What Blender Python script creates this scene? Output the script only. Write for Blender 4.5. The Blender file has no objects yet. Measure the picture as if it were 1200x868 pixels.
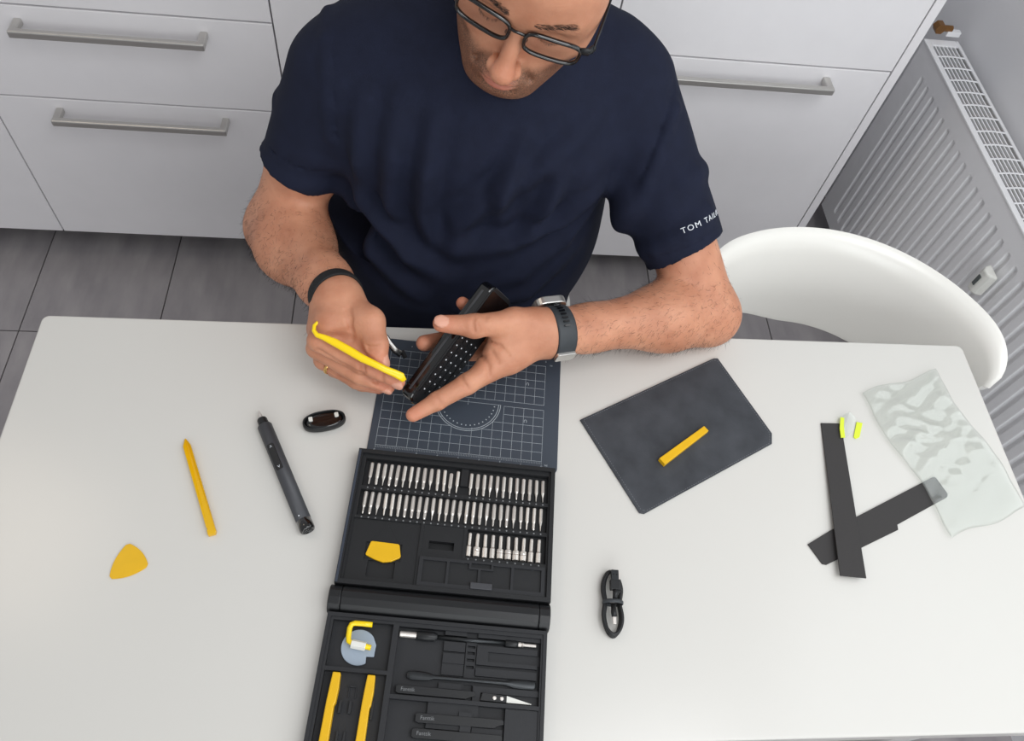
import bpy, math, random
import numpy as np
from mathutils import Vector, Matrix

# ------------------------------------------------------------------ camera, world, lights, exposure
S = bpy.context.scene
COL = S.collection
CAM = np.array([0.0, 0.0, 1.60])
FPX = 900.73                                   # focal length in pixels of the 1200 px wide photograph
def _axes():
    p, r, y = math.radians(57.3245), math.radians(11.48375), math.radians(-11.71587)
    right = np.array([1, 0, 0.]); fw = np.array([0, math.cos(p), -math.sin(p)]); up = np.cross(right, fw)
    right, up = math.cos(r)*right + math.sin(r)*up, -math.sin(r)*right + math.cos(r)*up
    M = np.array([[math.cos(y), -math.sin(y), 0], [math.sin(y), math.cos(y), 0], [0, 0, 1]])
    return M@right, M@up, M@fw
AR, AU, AF = _axes()
cd = bpy.data.cameras.new('camera'); cam = bpy.data.objects.new('camera', cd); COL.objects.link(cam)
cd.sensor_width = 36; cd.lens = 36*FPX/1200; cd.clip_start = 0.01
cam.matrix_world = Matrix(((AR[0], AU[0], -AF[0], CAM[0]), (AR[1], AU[1], -AF[1], CAM[1]), (AR[2], AU[2], -AF[2], CAM[2]), (0, 0, 0, 1)))
S.camera = cam

W = bpy.data.worlds.new('world'); S.world = W; W.use_nodes = True
W.node_tree.nodes['Background'].inputs[0].default_value = (0.97, 0.98, 1.0, 1)
W.node_tree.nodes['Background'].inputs[1].default_value = 0.46

def area(name, loc, target, sx, sy, power, col):
    l = bpy.data.lights.new(name, 'AREA'); l.shape = 'RECTANGLE'; l.size = sx; l.size_y = sy; l.energy = power; l.color = col
    o = bpy.data.objects.new(name, l); COL.objects.link(o); o.location = loc
    d = Vector(target) - Vector(loc); o.rotation_euler = d.to_track_quat('-Z', 'Y').to_euler()
    return o
# unseen overhead light added to brighten the right side, daylight through the window above the radiator, a front light added behind the photographer for the upright faces, a weak warm lamp at the left
area('added_overhead_light', (0.62, -0.10, 2.42), (0.45, 0.75, 0.7), 0.9, 0.9, 13, (0.97, 0.985, 1.0))
area('window_daylight', (1.17, 0.20, 1.55), (0.0, 0.75, 0.8), 1.7, 1.0, 7, (0.93, 0.97, 1.0))
area('added_front_light', (0.25, -1.58, 1.55), (0.25, 0.8, 0.7), 1.6, 1.2, 18, (0.95, 0.98, 1.0))
area('warm_lamp_light', (-1.3, 0.9, 2.40), (-0.2, 0.5, 0.75), 0.5, 0.5, 2.5, (1.0, 0.84, 0.66))

S.view_settings.view_transform = 'Standard'; S.view_settings.look = 'None'
S.view_settings.gamma = 1; S.view_settings.use_curve_mapping = False
S.view_settings.exposure = 0.0

# ------------------------------------------------------------------ helpers
random.seed(7); rng = np.random.default_rng(7)
TZ = 0.75                                      # table top height
def at(px, py, z):
    """point of the photograph measured on the horizontal plane of height z"""
    d = AR*(px-600)/FPX - AU*(py-434)/FPX + AF
    return CAM + d*(z-CAM[2])/d[2]

def lin(r, g, b):
    f = lambda v: (v/255/12.92) if v/255 <= 0.04045 else ((v/255+0.055)/1.055)**2.4
    return (f(r), f(g), f(b), 1)

MATS = {}
def mat(name, col, rough=0.5, metal=0.0, var=0.0, scale=20, bump=0.0, bscale=200, spec=0.5, sub=0.0, col2=None, coat=0.0, detail=4, stretch=None):
    if name in MATS: return MATS[name]
    m = bpy.data.materials.new(name); m.use_nodes = True; nt = m.node_tree; b = nt.nodes['Principled BSDF']
    b.inputs['Base Color'].default_value = col; b.inputs['Roughness'].default_value = rough; b.inputs['Metallic'].default_value = metal
    b.inputs['Specular IOR Level'].default_value = spec; b.inputs['Coat Weight'].default_value = coat
    if sub:
        b.inputs['Subsurface Weight'].default_value = sub; b.inputs['Subsurface Radius'].default_value = (0.01, 0.004, 0.002); b.inputs['Subsurface Scale'].default_value = 0.6
    tc = nt.nodes.new('ShaderNodeTexCoord'); src = tc.outputs['Object']
    if stretch:
        mp = nt.nodes.new('ShaderNodeMapping'); mp.inputs['Scale'].default_value = stretch; nt.links.new(src, mp.inputs[0]); src = mp.outputs[0]
    if var or col2:
        n = nt.nodes.new('ShaderNodeTexNoise'); n.inputs['Scale'].default_value = scale; n.inputs['Detail'].default_value = detail
        nt.links.new(src, n.inputs['Vector'])
        r = nt.nodes.new('ShaderNodeValToRGB'); r.color_ramp.elements[0].position = 0.3; r.color_ramp.elements[1].position = 0.7
        c2 = col2 or tuple(min(1, v*(1+var)) for v in col[:3]) + (1,)
        c1 = col if col2 else tuple(v*(1-var) for v in col[:3]) + (1,)
        r.color_ramp.elements[0].color = c1; r.color_ramp.elements[1].color = c2
        nt.links.new(n.outputs[0], r.inputs[0]); nt.links.new(r.outputs[0], b.inputs['Base Color'])
    if bump:
        n = nt.nodes.new('ShaderNodeTexNoise'); n.inputs['Scale'].default_value = bscale; n.inputs['Detail'].default_value = 3
        nt.links.new(src, n.inputs['Vector'])
        bp = nt.nodes.new('ShaderNodeBump'); bp.inputs['Strength'].default_value = bump; bp.inputs['Distance'].default_value = 0.002
        nt.links.new(n.outputs[0], bp.inputs['Height']); nt.links.new(bp.outputs[0], b.inputs['Normal'])
    MATS[name] = m; return m

def tag(o, label=None, cat=None, group=None, kind=None):
    if label: o['label'] = label
    if cat: o['category'] = cat
    if group: o['group'] = group
    if kind: o['kind'] = kind
    return o

def link_mesh(name, me, material, parent=None):
    o = bpy.data.objects.new(name, me); COL.objects.link(o)
    if material and not me.materials: me.materials.append(material)
    if parent: o.parent = parent
    return o

def empty(name, loc=(0, 0, 0), rz=0, label=None, cat=None, group=None):
    o = bpy.data.objects.new(name, None); COL.objects.link(o); o.location = loc; o.rotation_euler = (0, 0, rz); o.empty_display_size = 0.02
    return tag(o, label, cat, group)

def frame_to(o, p, x, z):
    """place object o at p with its local x and z along the given directions"""
    z = Vector(z).normalized(); x = Vector(x); x = (x - z*x.dot(z)).normalized(); y = z.cross(x)
    o.matrix_world = Matrix(((x[0], y[0], z[0], p[0]), (x[1], y[1], z[1], p[1]), (x[2], y[2], z[2], p[2]), (0, 0, 0, 1)))

class MB:
    def __init__(s): s.v = []; s.f = []
    def add(s, vs, fs):
        n = len(s.v); s.v += [tuple(map(float, p)) for p in vs]; s.f += [tuple(i+n for i in q) for q in fs]; return s
    def box(s, a, b):
        x0, y0, z0 = a; x1, y1, z1 = b
        return s.add([(x0,y0,z0),(x1,y0,z0),(x1,y1,z0),(x0,y1,z0),(x0,y0,z1),(x1,y0,z1),(x1,y1,z1),(x0,y1,z1)],
                     [(0,3,2,1),(4,5,6,7),(0,1,5,4),(1,2,6,5),(2,3,7,6),(3,0,4,7)])
    def prism(s, poly, z0, z1):
        n = len(poly); area2 = sum(poly[i][0]*poly[(i+1)%n][1]-poly[(i+1)%n][0]*poly[i][1] for i in range(n))
        if area2 < 0: poly = poly[::-1]; z0, z1 = [z[::-1] if isinstance(z, (list, tuple)) else z for z in (z0, z1)]
        f0 = (lambda i: z0[i]) if isinstance(z0, (list, tuple)) else (lambda i: z0)
        f1 = (lambda i: z1[i]) if isinstance(z1, (list, tuple)) else (lambda i: z1)
        vs = [(p[0], p[1], f0(i)) for i, p in enumerate(poly)] + [(p[0], p[1], f1(i)) for i, p in enumerate(poly)]
        return s.add(vs, [tuple(range(n))[::-1], tuple(range(n, 2*n))] + [(i, (i+1)%n, n+(i+1)%n, n+i) for i in range(n)])
    def sweep(s, pts, rx, ry=None, n=12, up=(0, 0, 1), closed=False, flat=1.0):
        """tube along pts; rx sideways radius, ry radius along up (lists or numbers)"""
        pts = [np.array(p, float) for p in pts]; m = len(pts)
        R = rx if isinstance(rx, (list, tuple)) else [rx]*m
        Q = R if ry is None else (ry if isinstance(ry, (list, tuple)) else [ry]*m)
        vs = []
        for i, p in enumerate(pts):
            a = pts[i-1] if (i or closed) else p; b = pts[(i+1) % m] if (i < m-1 or closed) else p
            t = b-a; t /= np.linalg.norm(t)+1e-12; u = np.array(up, float); u = u - t*(u@t)
            if np.linalg.norm(u) < 1e-3: u = np.array((1., 0, 0)); u = u - t*(u@t)
            u /= np.linalg.norm(u); w = np.cross(t, u)
            for k in range(n):
                c, d = math.cos(2*math.pi*k/n), math.sin(2*math.pi*k/n)
                if flat != 1: c, d = math.copysign(abs(c)**flat, c), math.copysign(abs(d)**flat, d)
                vs.append(p + w*R[i]*c + u*Q[i]*d)
        fs = [(i*n+k, i*n+(k+1)%n, ((i+1)%m)*n+(k+1)%n, ((i+1)%m)*n+k) for i in range(m if closed else m-1) for k in range(n)]
        if not closed: fs += [tuple(range(n))[::-1], tuple(range((m-1)*n, m*n))]
        return s.add(vs, fs)
    def lathe(s, prof, n=24, axis='z'):
        """profile [(r, h)...] turned around the axis"""
        vs = []
        for r, h in prof:
            for k in range(n):
                c, d = r*math.cos(2*math.pi*k/n), r*math.sin(2*math.pi*k/n)
                vs.append((c, d, h) if axis == 'z' else ((h, c, d) if axis == 'x' else (d, h, c)))
        m = len(prof)
        return s.add(vs, [(i*n+k, i*n+(k+1)%n, (i+1)*n+(k+1)%n, (i+1)*n+k) for i in range(m-1) for k in range(n)] + [tuple(range(n))[::-1], tuple(range((m-1)*n, m*n))])
    def mesh(s, name, smooth=False):
        me = bpy.data.meshes.new(name); me.from_pydata(s.v, [], s.f); me.validate()
        if smooth: me.shade_smooth()
        return me
    def build(s, name, material, parent=None, bevel=0, smooth=False, seg=2):
        o = link_mesh(name, s.mesh(name, smooth), material, parent)
        if bevel:
            b = o.modifiers.new('bevel', 'BEVEL'); b.width = bevel; b.segments = seg; b.limit_method = 'ANGLE'; b.angle_limit = math.radians(40); b.harden_normals = False
        return o

def text_mesh(s, size, depth=0.0002, space=1.0):
    cu = bpy.data.curves.new('t', 'FONT'); cu.body = s; cu.size = size; cu.extrude = depth; cu.align_x = 'CENTER'; cu.align_y = 'CENTER'; cu.resolution_u = 3; cu.space_character = space
    o = bpy.data.objects.new('t', cu); COL.objects.link(o); bpy.context.view_layer.update()
    me = bpy.data.meshes.new_from_object(o.evaluated_get(bpy.context.evaluated_depsgraph_get()))
    bpy.data.objects.remove(o); bpy.data.curves.remove(cu); return me

def copy_tree(o, parent=None):
    c = o.copy(); COL.objects.link(c); c.parent = parent
    for ch in list(o.children): copy_tree(ch, c)
    return c

def relief(u0, u1, v0, v1, default, rects, zb=0.0):
    """closed block whose top steps to the height of the last rectangle covering each cell (millimetres)"""
    us = sorted({u0, u1} | {min(max(r[i], u0), u1) for r in rects for i in (0, 1)}); vs = sorted({v0, v1} | {min(max(r[i], v0), v1) for r in rects for i in (2, 3)})
    H = np.full((len(us)-1, len(vs)-1), float(default))
    for a, b, c, d, h in rects:
        for i in range(len(us)-1):
            for j in range(len(vs)-1):
                if us[i] >= a-1e-6 and us[i+1] <= b+1e-6 and vs[j] >= c-1e-6 and vs[j+1] <= d+1e-6: H[i, j] = h
    m = MB(); g = lambda u, v, z: (u/1000, v/1000, z/1000)
    nu, nv = H.shape
    for i in range(nu):
        for j in range(nv):
            h = H[i, j]; a, b, c, d = us[i], us[i+1], vs[j], vs[j+1]
            m.add([g(a,c,h), g(b,c,h), g(b,d,h), g(a,d,h)], [(0,1,2,3)])
            for (p, q, h2) in (((a,c),(b,c), H[i,j-1] if j else zb), ((b,c),(b,d), H[i+1,j] if i < nu-1 else zb), ((b,d),(a,d), H[i,j+1] if j < nv-1 else zb), ((a,d),(a,c), H[i-1,j] if i else zb)):
                if h2 < h: m.add([g(*p,h2), g(*q,h2), g(*q,h), g(*p,h)], [(0,1,2,3)])
    m.add([g(u0,v0,zb), g(u0,v1,zb), g(u1,v1,zb), g(u1,v0,zb)], [(0,1,2,3)])
    return m

# ---- signed distance modelling for the soft shapes (body, clothes)
class SDF:
    def __init__(s, lo, hi, h):
        s.lo = np.array(lo, float); s.h = h; s.n = np.ceil((np.array(hi)-s.lo)/h).astype(int)+1
        s.a = np.full(s.n, 1.0, np.float32); s.ax = [(s.lo[i]+h*np.arange(s.n[i])).astype(np.float32) for i in range(3)]
    def put(s, fn, lo, hi, k=0.01, op='u'):
        pad = k+3*s.h; i0 = np.clip(((np.array(lo)-pad-s.lo)/s.h).astype(int), 0, s.n); i1 = np.clip(((np.array(hi)+pad-s.lo)/s.h).astype(int)+2, 0, s.n)
        if (i1 <= i0).any(): return
        sl = tuple(slice(a, b) for a, b in zip(i0, i1))
        X = s.ax[0][sl[0]][:, None, None]; Y = s.ax[1][sl[1]][None, :, None]; Z = s.ax[2][sl[2]][None, None, :]
        d = fn(X, Y, Z).astype(np.float32); a = s.a[sl]
        if op == 'u':
            hh = np.maximum(k-np.abs(a-d), 0); s.a[sl] = np.minimum(a, d)-hh*hh/(4*k)
        else:
            hh = np.maximum(k-np.abs(a+d), 0); s.a[sl] = np.maximum(a, -d)+hh*hh/(4*k)
    def cone(s, p, r1, q, r2, k=0.01, op='u', sc=(1, 1, 1)):
        """capsule with two radii; sc squeezes space per axis about p"""
        p = np.array(p, float); q = np.array(q, float); sc = np.array(sc, float); ab = (q-p)*sc; L2 = ab@ab
        def fn(X, Y, Z):
            x, y, z = (X-p[0])*sc[0], (Y-p[1])*sc[1], (Z-p[2])*sc[2]
            t = np.clip((x*ab[0]+y*ab[1]+z*ab[2])/L2, 0, 1)
            return (np.sqrt((x-t*ab[0])**2+(y-t*ab[1])**2+(z-t*ab[2])**2)-(r1+t*(r2-r1)))/max(sc)
        R = max(r1, r2)/sc; s.put(fn, np.minimum(p, q)-R, np.maximum(p, q)+R, k, op)
    def chain(s, pts, rs, k=0.006, op='u'):
        for i in range(len(pts)-1): s.cone(pts[i], rs[i], pts[i+1], rs[i+1], k, op)
    def ell(s, c, r, k=0.01, B=None, op='u'):
        c = np.array(c, float); r = np.array(r, float); B = np.eye(3) if B is None else np.array(B)
        def fn(X, Y, Z):
            x, y, z = X-c[0], Y-c[1], Z-c[2]
            l = [(B[i][0]*x+B[i][1]*y+B[i][2]*z) for i in range(3)]
            k0 = np.sqrt(sum((l[i]/r[i])**2 for i in range(3))); k1 = np.sqrt(sum((l[i]/r[i]**2)**2 for i in range(3)))+1e-9
            return k0*(k0-1)/k1
        e = np.sqrt(sum((np.array(B[i])*r[i])**2 for i in range(3))); s.put(fn, c-e, c+e, k, op)
    def half(s, p, n, lo, hi, k=0.002, drop=True):
        """cut away what lies on the +n side of the plane, inside the box lo..hi"""
        p = np.array(p, float); n = np.array(n, float); n /= np.linalg.norm(n)
        i0 = np.clip(((np.array(lo)-s.lo)/s.h).astype(int), 0, s.n); i1 = np.clip(((np.array(hi)-s.lo)/s.h).astype(int)+1, 0, s.n)
        sl = tuple(slice(a, b) for a, b in zip(i0, i1))
        X = s.ax[0][sl[0]][:, None, None]; Y = s.ax[1][sl[1]][None, :, None]; Z = s.ax[2][sl[2]][None, None, :]
        d = ((X-p[0])*n[0]+(Y-p[1])*n[1]+(Z-p[2])*n[2]).astype(np.float32)
        s.a[sl] = np.maximum(s.a[sl], d)
    def net(s):
        a = s.a; n = a.shape; ins = a < 0
        c = np.zeros((n[0]-1, n[1]-1, n[2]-1), np.uint8)
        for i in (0, 1):
            for j in (0, 1):
                for k in (0, 1): c += ins[i:n[0]-1+i, j:n[1]-1+j, k:n[2]-1+k]
        act = np.argwhere((c > 0) & (c < 8)); m = np.array(c.shape)
        key = (act[:, 0]*m[1]+act[:, 1])*m[2]+act[:, 2]
        acc = np.zeros((len(act), 3)); cnt = np.zeros(len(act))
        cor = [np.array((i, j, k)) for i in (0, 1) for j in (0, 1) for k in (0, 1)]
        val = {tuple(o): a[act[:, 0]+o[0], act[:, 1]+o[1], act[:, 2]+o[2]] for o in cor}
        for o in cor:
            for ax in range(3):
                if o[ax] == 0:
                    o2 = o.copy(); o2[ax] = 1; v0, v1 = val[tuple(o)], val[tuple(o2)]
                    x = (v0 < 0) != (v1 < 0); t = np.where(x, v0/np.where(x, v0-v1, 1), 0)
                    P = np.tile(o.astype(float), (len(act), 1)); P[:, ax] += t
                    acc += P*x[:, None]; cnt += x
        V = s.lo + s.h*(act+acc/cnt[:, None])
        F = []
        for ax in range(3):
            b, d = (ax+1) % 3, (ax+2) % 3
            s0 = [slice(None)]*3; s1 = [slice(None)]*3; s0[ax] = slice(0, -1); s1[ax] = slice(1, None)
            e = ins[tuple(s0)] != ins[tuple(s1)]; E_ = np.argwhere(e)
            E_ = E_[(E_[:, b] > 0) & (E_[:, d] > 0) & (E_[:, b] < n[b]-1) & (E_[:, d] < n[d]-1)]
            flip = ins[E_[:, 0], E_[:, 1], E_[:, 2]]
            q = []
            for (db, dd) in ((1, 1), (0, 1), (0, 0), (1, 0)):
                C = E_.copy(); C[:, b] -= db; C[:, d] -= dd
                q.append(np.searchsorted(key, (C[:, 0]*m[1]+C[:, 1])*m[2]+C[:, 2]))
            q = np.stack(q, 1); q[~flip] = q[~flip][:, ::-1]; F.append(q)
        return V, np.concatenate(F)
def np_mesh(name, V, F):
    me = bpy.data.meshes.new(name); me.vertices.add(len(V)); me.vertices.foreach_set('co', np.ascontiguousarray(V, np.float32).ravel())
    k = F.shape[1]; me.loops.add(F.size); me.loops.foreach_set('vertex_index', np.ascontiguousarray(F, np.int32).ravel())
    me.polygons.add(len(F)); me.polygons.foreach_set('loop_start', np.arange(0, F.size, k, dtype=np.int32))
    me.update(calc_edges=True); me.validate(); me.shade_smooth(); return me

# ------------------------------------------------------------------ materials
M_WHITE_FRONT = mat('cabinet_white', lin(236, 234, 236), 0.28, var=0.01)
M_CARCASS = mat('cabinet_carcass', lin(200, 200, 202), 0.5)
M_PLINTH = mat('plinth_dark', lin(48, 48, 52), 0.6)
M_STEEL = mat('brushed_steel', lin(206, 204, 200), 0.34, 1.0, bump=0.05, bscale=120, stretch=(1, 30, 30))
M_TILE = mat('slate_tile', lin(138, 134, 137), 0.42, scale=5, col2=lin(168, 163, 164), bump=0.12, bscale=14, detail=8, stretch=(3, 1, 1))
M_GROUT = mat('grout', lin(80, 77, 76), 0.85)
M_WALL = mat('wall_paint', lin(234, 234, 237), 0.8, bump=0.08, bscale=90)
M_TABLE = mat('table_white', lin(211, 209, 204), 0.22, var=0.006, scale=3)
M_LEG = mat('table_leg_white', lin(215, 214, 212), 0.35)
M_RAD = mat('radiator_enamel', lin(242, 242, 244), 0.30)
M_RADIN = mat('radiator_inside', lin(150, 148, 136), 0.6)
M_BRASS = mat('brass', lin(150, 110, 70), 0.4, 0.9)
M_SHELL = mat('chair_shell', lin(232, 230, 224), 0.25)
M_CASE = mat('case_plastic', lin(31, 32, 34), 0.46, spec=0.35, bump=0.05, bscale=900)
M_CASE2 = mat('case_recess_plastic', lin(38, 39, 42), 0.52, spec=0.35, bump=0.05, bscale=900)
M_EDGE = mat('case_edge_metal', lin(70, 76, 88), 0.30, 0.5)
M_MAT = mat('cutting_mat', lin(60, 68, 79), 0.48, var=0.03, scale=8)
M_PRINT = mat('mat_print', lin(176, 184, 190), 0.6)
M_GREYPRINT = mat('grey_print', lin(120, 122, 124), 0.6)
M_BIT = mat('bit_steel', lin(224, 218, 212), 0.36, 0.75)
M_YEL = mat('yellow_plastic', lin(228, 178, 10), 0.34, var=0.03, scale=60)
M_YELLIT = mat('bright_yellow_plastic', lin(250, 214, 12), 0.30)
M_BLACKP = mat('black_plastic', lin(28, 29, 31), 0.40, spec=0.4)
M_GLOSS = mat('gloss_black', lin(10, 10, 12), 0.10, coat=0.6)
M_GREYP = mat('driver_anodised', lin(62, 63, 67), 0.48, 0.15)
M_DARKSTEEL = mat('dark_steel', lin(60, 62, 64), 0.35, 0.8)
M_LEATHER = mat('leather_sheet', lin(43, 46, 52), 0.62, scale=28, col2=lin(62, 65, 71), bump=0.12, bscale=300, detail=6)
M_THREAD = mat('grey_thread', lin(120, 122, 126), 0.8)
M_STRIP = mat('foam_strip', lin(52, 50, 50), 0.75, bump=0.1, bscale=700)
M_WHITEP = mat('white_plastic', lin(226, 226, 220), 0.35)
M_GREEN = mat('neon_tab', lin(220, 236, 60), 0.4)
M_SHIRT = mat('navy_cotton', lin(21, 26, 45), 0.85, var=0.10, scale=60, bump=0.25, bscale=1400, spec=0.25)
M_JEANS = mat('denim', lin(44, 56, 84), 0.85, var=0.15, scale=300, bump=0.2, bscale=900)
M_SHOE = mat('shoe', lin(48, 48, 52), 0.6)
M_HAIR = mat('dark_hair', lin(34, 27, 23), 0.6)
M_RUBBER = mat('rubber_strap', lin(52, 56, 60), 0.55)
M_GOLD = mat('gold', lin(236, 190, 120), 0.25, 1.0)
M_TEXT = mat('sleeve_print_white', lin(214, 218, 224), 0.7)

def clear_mat(name, tint, alpha, rough):
    m = bpy.data.materials.new(name); m.use_nodes = True; nt = m.node_tree; nt.nodes.clear()
    o = nt.nodes.new('ShaderNodeOutputMaterial'); mx = nt.nodes.new('ShaderNodeMixShader'); t = nt.nodes.new('ShaderNodeBsdfTransparent'); p = nt.nodes.new('ShaderNodeBsdfPrincipled')
    p.inputs['Base Color'].default_value = tint; p.inputs['Roughness'].default_value = rough
    mx.inputs[0].default_value = alpha; t.inputs[0].default_value = (0.97, 0.98, 0.97, 1)
    nt.links.new(t.outputs[0], mx.inputs[1]); nt.links.new(p.outputs[0], mx.inputs[2]); nt.links.new(mx.outputs[0], o.inputs[0])
    return m
M_FILM = clear_mat('clear_film', lin(236, 240, 236), 0.055, 0.3)
_nt = M_FILM.node_tree; _o = _nt.nodes['Material Output']; _m = _o.inputs[0].links[0].from_node; _m2 = _nt.nodes.new('ShaderNodeMixShader'); _g = _nt.nodes.new('ShaderNodeBsdfGlossy'); _fr = _nt.nodes.new('ShaderNodeMath'); _lw = _nt.nodes.new('ShaderNodeLayerWeight')
_g.inputs['Roughness'].default_value = .14; _fr.operation = 'MULTIPLY_ADD'; _fr.inputs[1].default_value = .30; _fr.inputs[2].default_value = .04; _lw.inputs[0].default_value = .35; _nt.links.new(_lw.outputs['Facing'], _fr.inputs[0])
_nt.links.new(_fr.outputs[0], _m2.inputs[0]); _nt.links.new(_m.outputs[0], _m2.inputs[1]); _nt.links.new(_g.outputs[0], _m2.inputs[2]); _nt.links.new(_m2.outputs[0], _o.inputs[0])
M_LENS = clear_mat('lens', lin(120, 110, 110), 0.07, 0.05)
M_SUCTION = clear_mat('suction_silicone', lin(176, 190, 206), 0.72, 0.3)
M_GLASS = clear_mat('window_glass', lin(240, 244, 248), 0.06, 0.02)
# ------------------------------------------------------------------ the room
fl = MB().box((-1.9, -1.6, -0.03), (1.2, 1.95, -0.003)).build('floor', M_GROUT); tag(fl, 'dark grey slate tile floor with thin joints', kind='structure')
tile = MB().box((0.0015, 0.0015, -0.003), (0.3095, 0.6205, 0.0)).mesh('tile'); tile.materials.append(M_TILE)
tile_cut = MB().box((0.0015, 0.0015, -0.003), (0.2925, 0.6205, 0.0)).mesh('tile_cut'); tile_cut.materials.append(M_TILE)
for i in range(-3, 6):
    for j in range(-4, 2):
        x, y = -0.648 + 0.311*i, 1.077 + 0.622*j
        t = link_mesh('tile', tile if x < .9 else tile_cut, None, fl); t.location = (x, y, 0)
wr = MB()
wr.box((1.2, -1.6, 0), (1.32, 1.95, 0.95)); wr.box((1.2, -1.6, 2.15), (1.32, 1.95, 2.5)); wr.box((1.2, 1.15, 0.95), (1.32, 1.95, 2.15)); wr.box((1.2, -1.6, 0.95), (1.32, -0.75, 2.15))
tag(wr.build('wall_right', M_WALL), 'pale grey painted wall behind the radiator', kind='structure')
tag(MB().box((-1.9, 1.95, 0), (1.32, 2.05, 2.5)).build('wall_back', M_WALL), 'pale painted wall behind the kitchen units', kind='structure')
w2 = MB().box((-1.9, -1.72, 0), (1.32, -1.6, .9)).box((-1.9, -1.72, 2.2), (1.32, -1.6, 2.5)).box((-1.9, -1.72, .9), (-.6, -1.6, 2.2)).box((1.1, -1.72, .9), (1.32, -1.6, 2.2))
tag(w2.build('wall_front', M_WALL), 'pale painted wall behind the photographer', kind='structure')
wf = MB()
for a, b in (((-.6, .9), (1.1, .96)), ((-.6, 2.14), (1.1, 2.2)), ((-.6, .96), (-.54, 2.14)), ((1.04, .96), (1.1, 2.14)), ((.22, .96), (.28, 2.14))): wf.box((a[0], -1.69, a[1]), (b[0], -1.64, b[1]))
win2 = wf.build('window_2', M_WHITEP, bevel=.004); tag(win2, 'white framed window added for the front light, unseen behind the photographer', kind='structure')  # unseen window, put in to go with the added front light
for a, b in ((-.54, .22), (.28, 1.04)): MB().box((a, -1.668, .96), (b, -1.664, 2.14)).build('pane', M_GLASS, win2)
wf = MB(); y0, y1, z0, z1 = -0.75, 1.15, 0.95, 2.15
for a, b in (((y0, z0), (y1, z0+.06)), ((y0, z1-.06), (y1, z1)), ((y0, z0+.06), (y0+.06, z1-.06)), ((y1-.06, z0+.06), (y1, z1-.06)), ((.17, z0+.06), (.23, z1-.06))):
    wf.box((1.24, a[0], a[1]), (1.29, b[0], b[1]))
win = wf.build('window_1', M_WHITEP, bevel=0.004); tag(win, 'white framed window above the radiator', kind='structure')
for a, b in ((-.69, .17), (.23, 1.09)): MB().box((1.262, a, z0+.06), (1.266, b, z1-.06)).build('pane', M_GLASS, win)
tag(MB().box((1.16, -0.80, 0.92), (1.239, 1.20, 0.948)).build('trim_1', M_WHITEP, bevel=0.004), 'white window sill above the radiator', kind='structure')

# ------------------------------------------------------------------ kitchen base units (front plane y = 1.303)
YF = 1.303
def handle_mesh():
    m = MB(); L = 0.169
    m.box((-L, -0.042, -0.007), (L, -0.030, 0.007))
    for s in (-1, 1): m.box((s*L-0.007*(1+s), -0.036, -0.0065), (s*L+0.007*(1-s), 0.0, 0.0065))
    return m
HM = handle_mesh().mesh('handle'); HM.materials.append(M_STEEL)
def unit(name, x0, x1, zs, label, handles, side=False, zl=None):
    t = empty(name, ((x0+x1)/2, YF+.28, 0), 0, label, 'cabinet', 'white kitchen base units'); ox, oy = (x0+x1)/2, YF+.28
    MB().box((x0+.001-ox, .02-.28, .102), (x1-.001-ox, .28, .86)).build('body', M_CARCASS, t)
    xr = x1-.021 if side else x1
    if side: MB().box((x1-.0195-ox, -.28, .10), (x1-ox, .28, .86)).build('side_panel', M_WHITE_FRONT, t, bevel=.0008)
    for i in range(len(zs)-1):
        nm = 'drawer' if len(zs) > 2 else 'door'
        d = MB().box((x0+.0015-ox, -.28, zs[i]+.0018), (xr-.0015-ox, .018-.28, zs[i+1]-.0018)).build(nm, M_WHITE_FRONT, t, bevel=.0012)
        if handles[i]:
            h = link_mesh('handle', HM, None, d); h.location = ((x0+xr)/2-ox, -.28, handles[i])
            b = h.modifiers.new('bevel', 'BEVEL'); b.width = .0025; b.segments = 2; b.limit_method = 'ANGLE'
    return t
unit('kitchen_cabinet', -1.48, -.88, [.10, .86], 'white kitchen cabinet door at the far left edge of the picture', [None])
unit('drawer_cabinet', -.88, -.30, [.10, .498, .70, .86], 'white drawer unit with two steel bar handles, left of the man', [.47, .668, None])
unit('kitchen_cabinet', -.30, .335, [.10, .86], 'plain white unit directly behind the man, without a visible handle', [None])
unit('drawer_cabinet', .335, .936, [.10, .695, .86], 'white drawer unit with one long steel handle, beside the radiator', [.668, None], side=True)
pl = MB().box((-1.48, YF+.105, 0), (.915, YF+.5, .0995)).build('plinth', M_PLINTH); tag(pl, 'dark recessed plinth under the white kitchen units', 'plinth')
tag(MB().box((-1.48, YF-.005, .8605), (.95, 1.949, .90)).build('worktop', mat('worktop_grey', lin(120, 118, 116), .5, var=.1, scale=60), bevel=.003), 'grey worktop lying on the white kitchen units', 'worktop')

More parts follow.
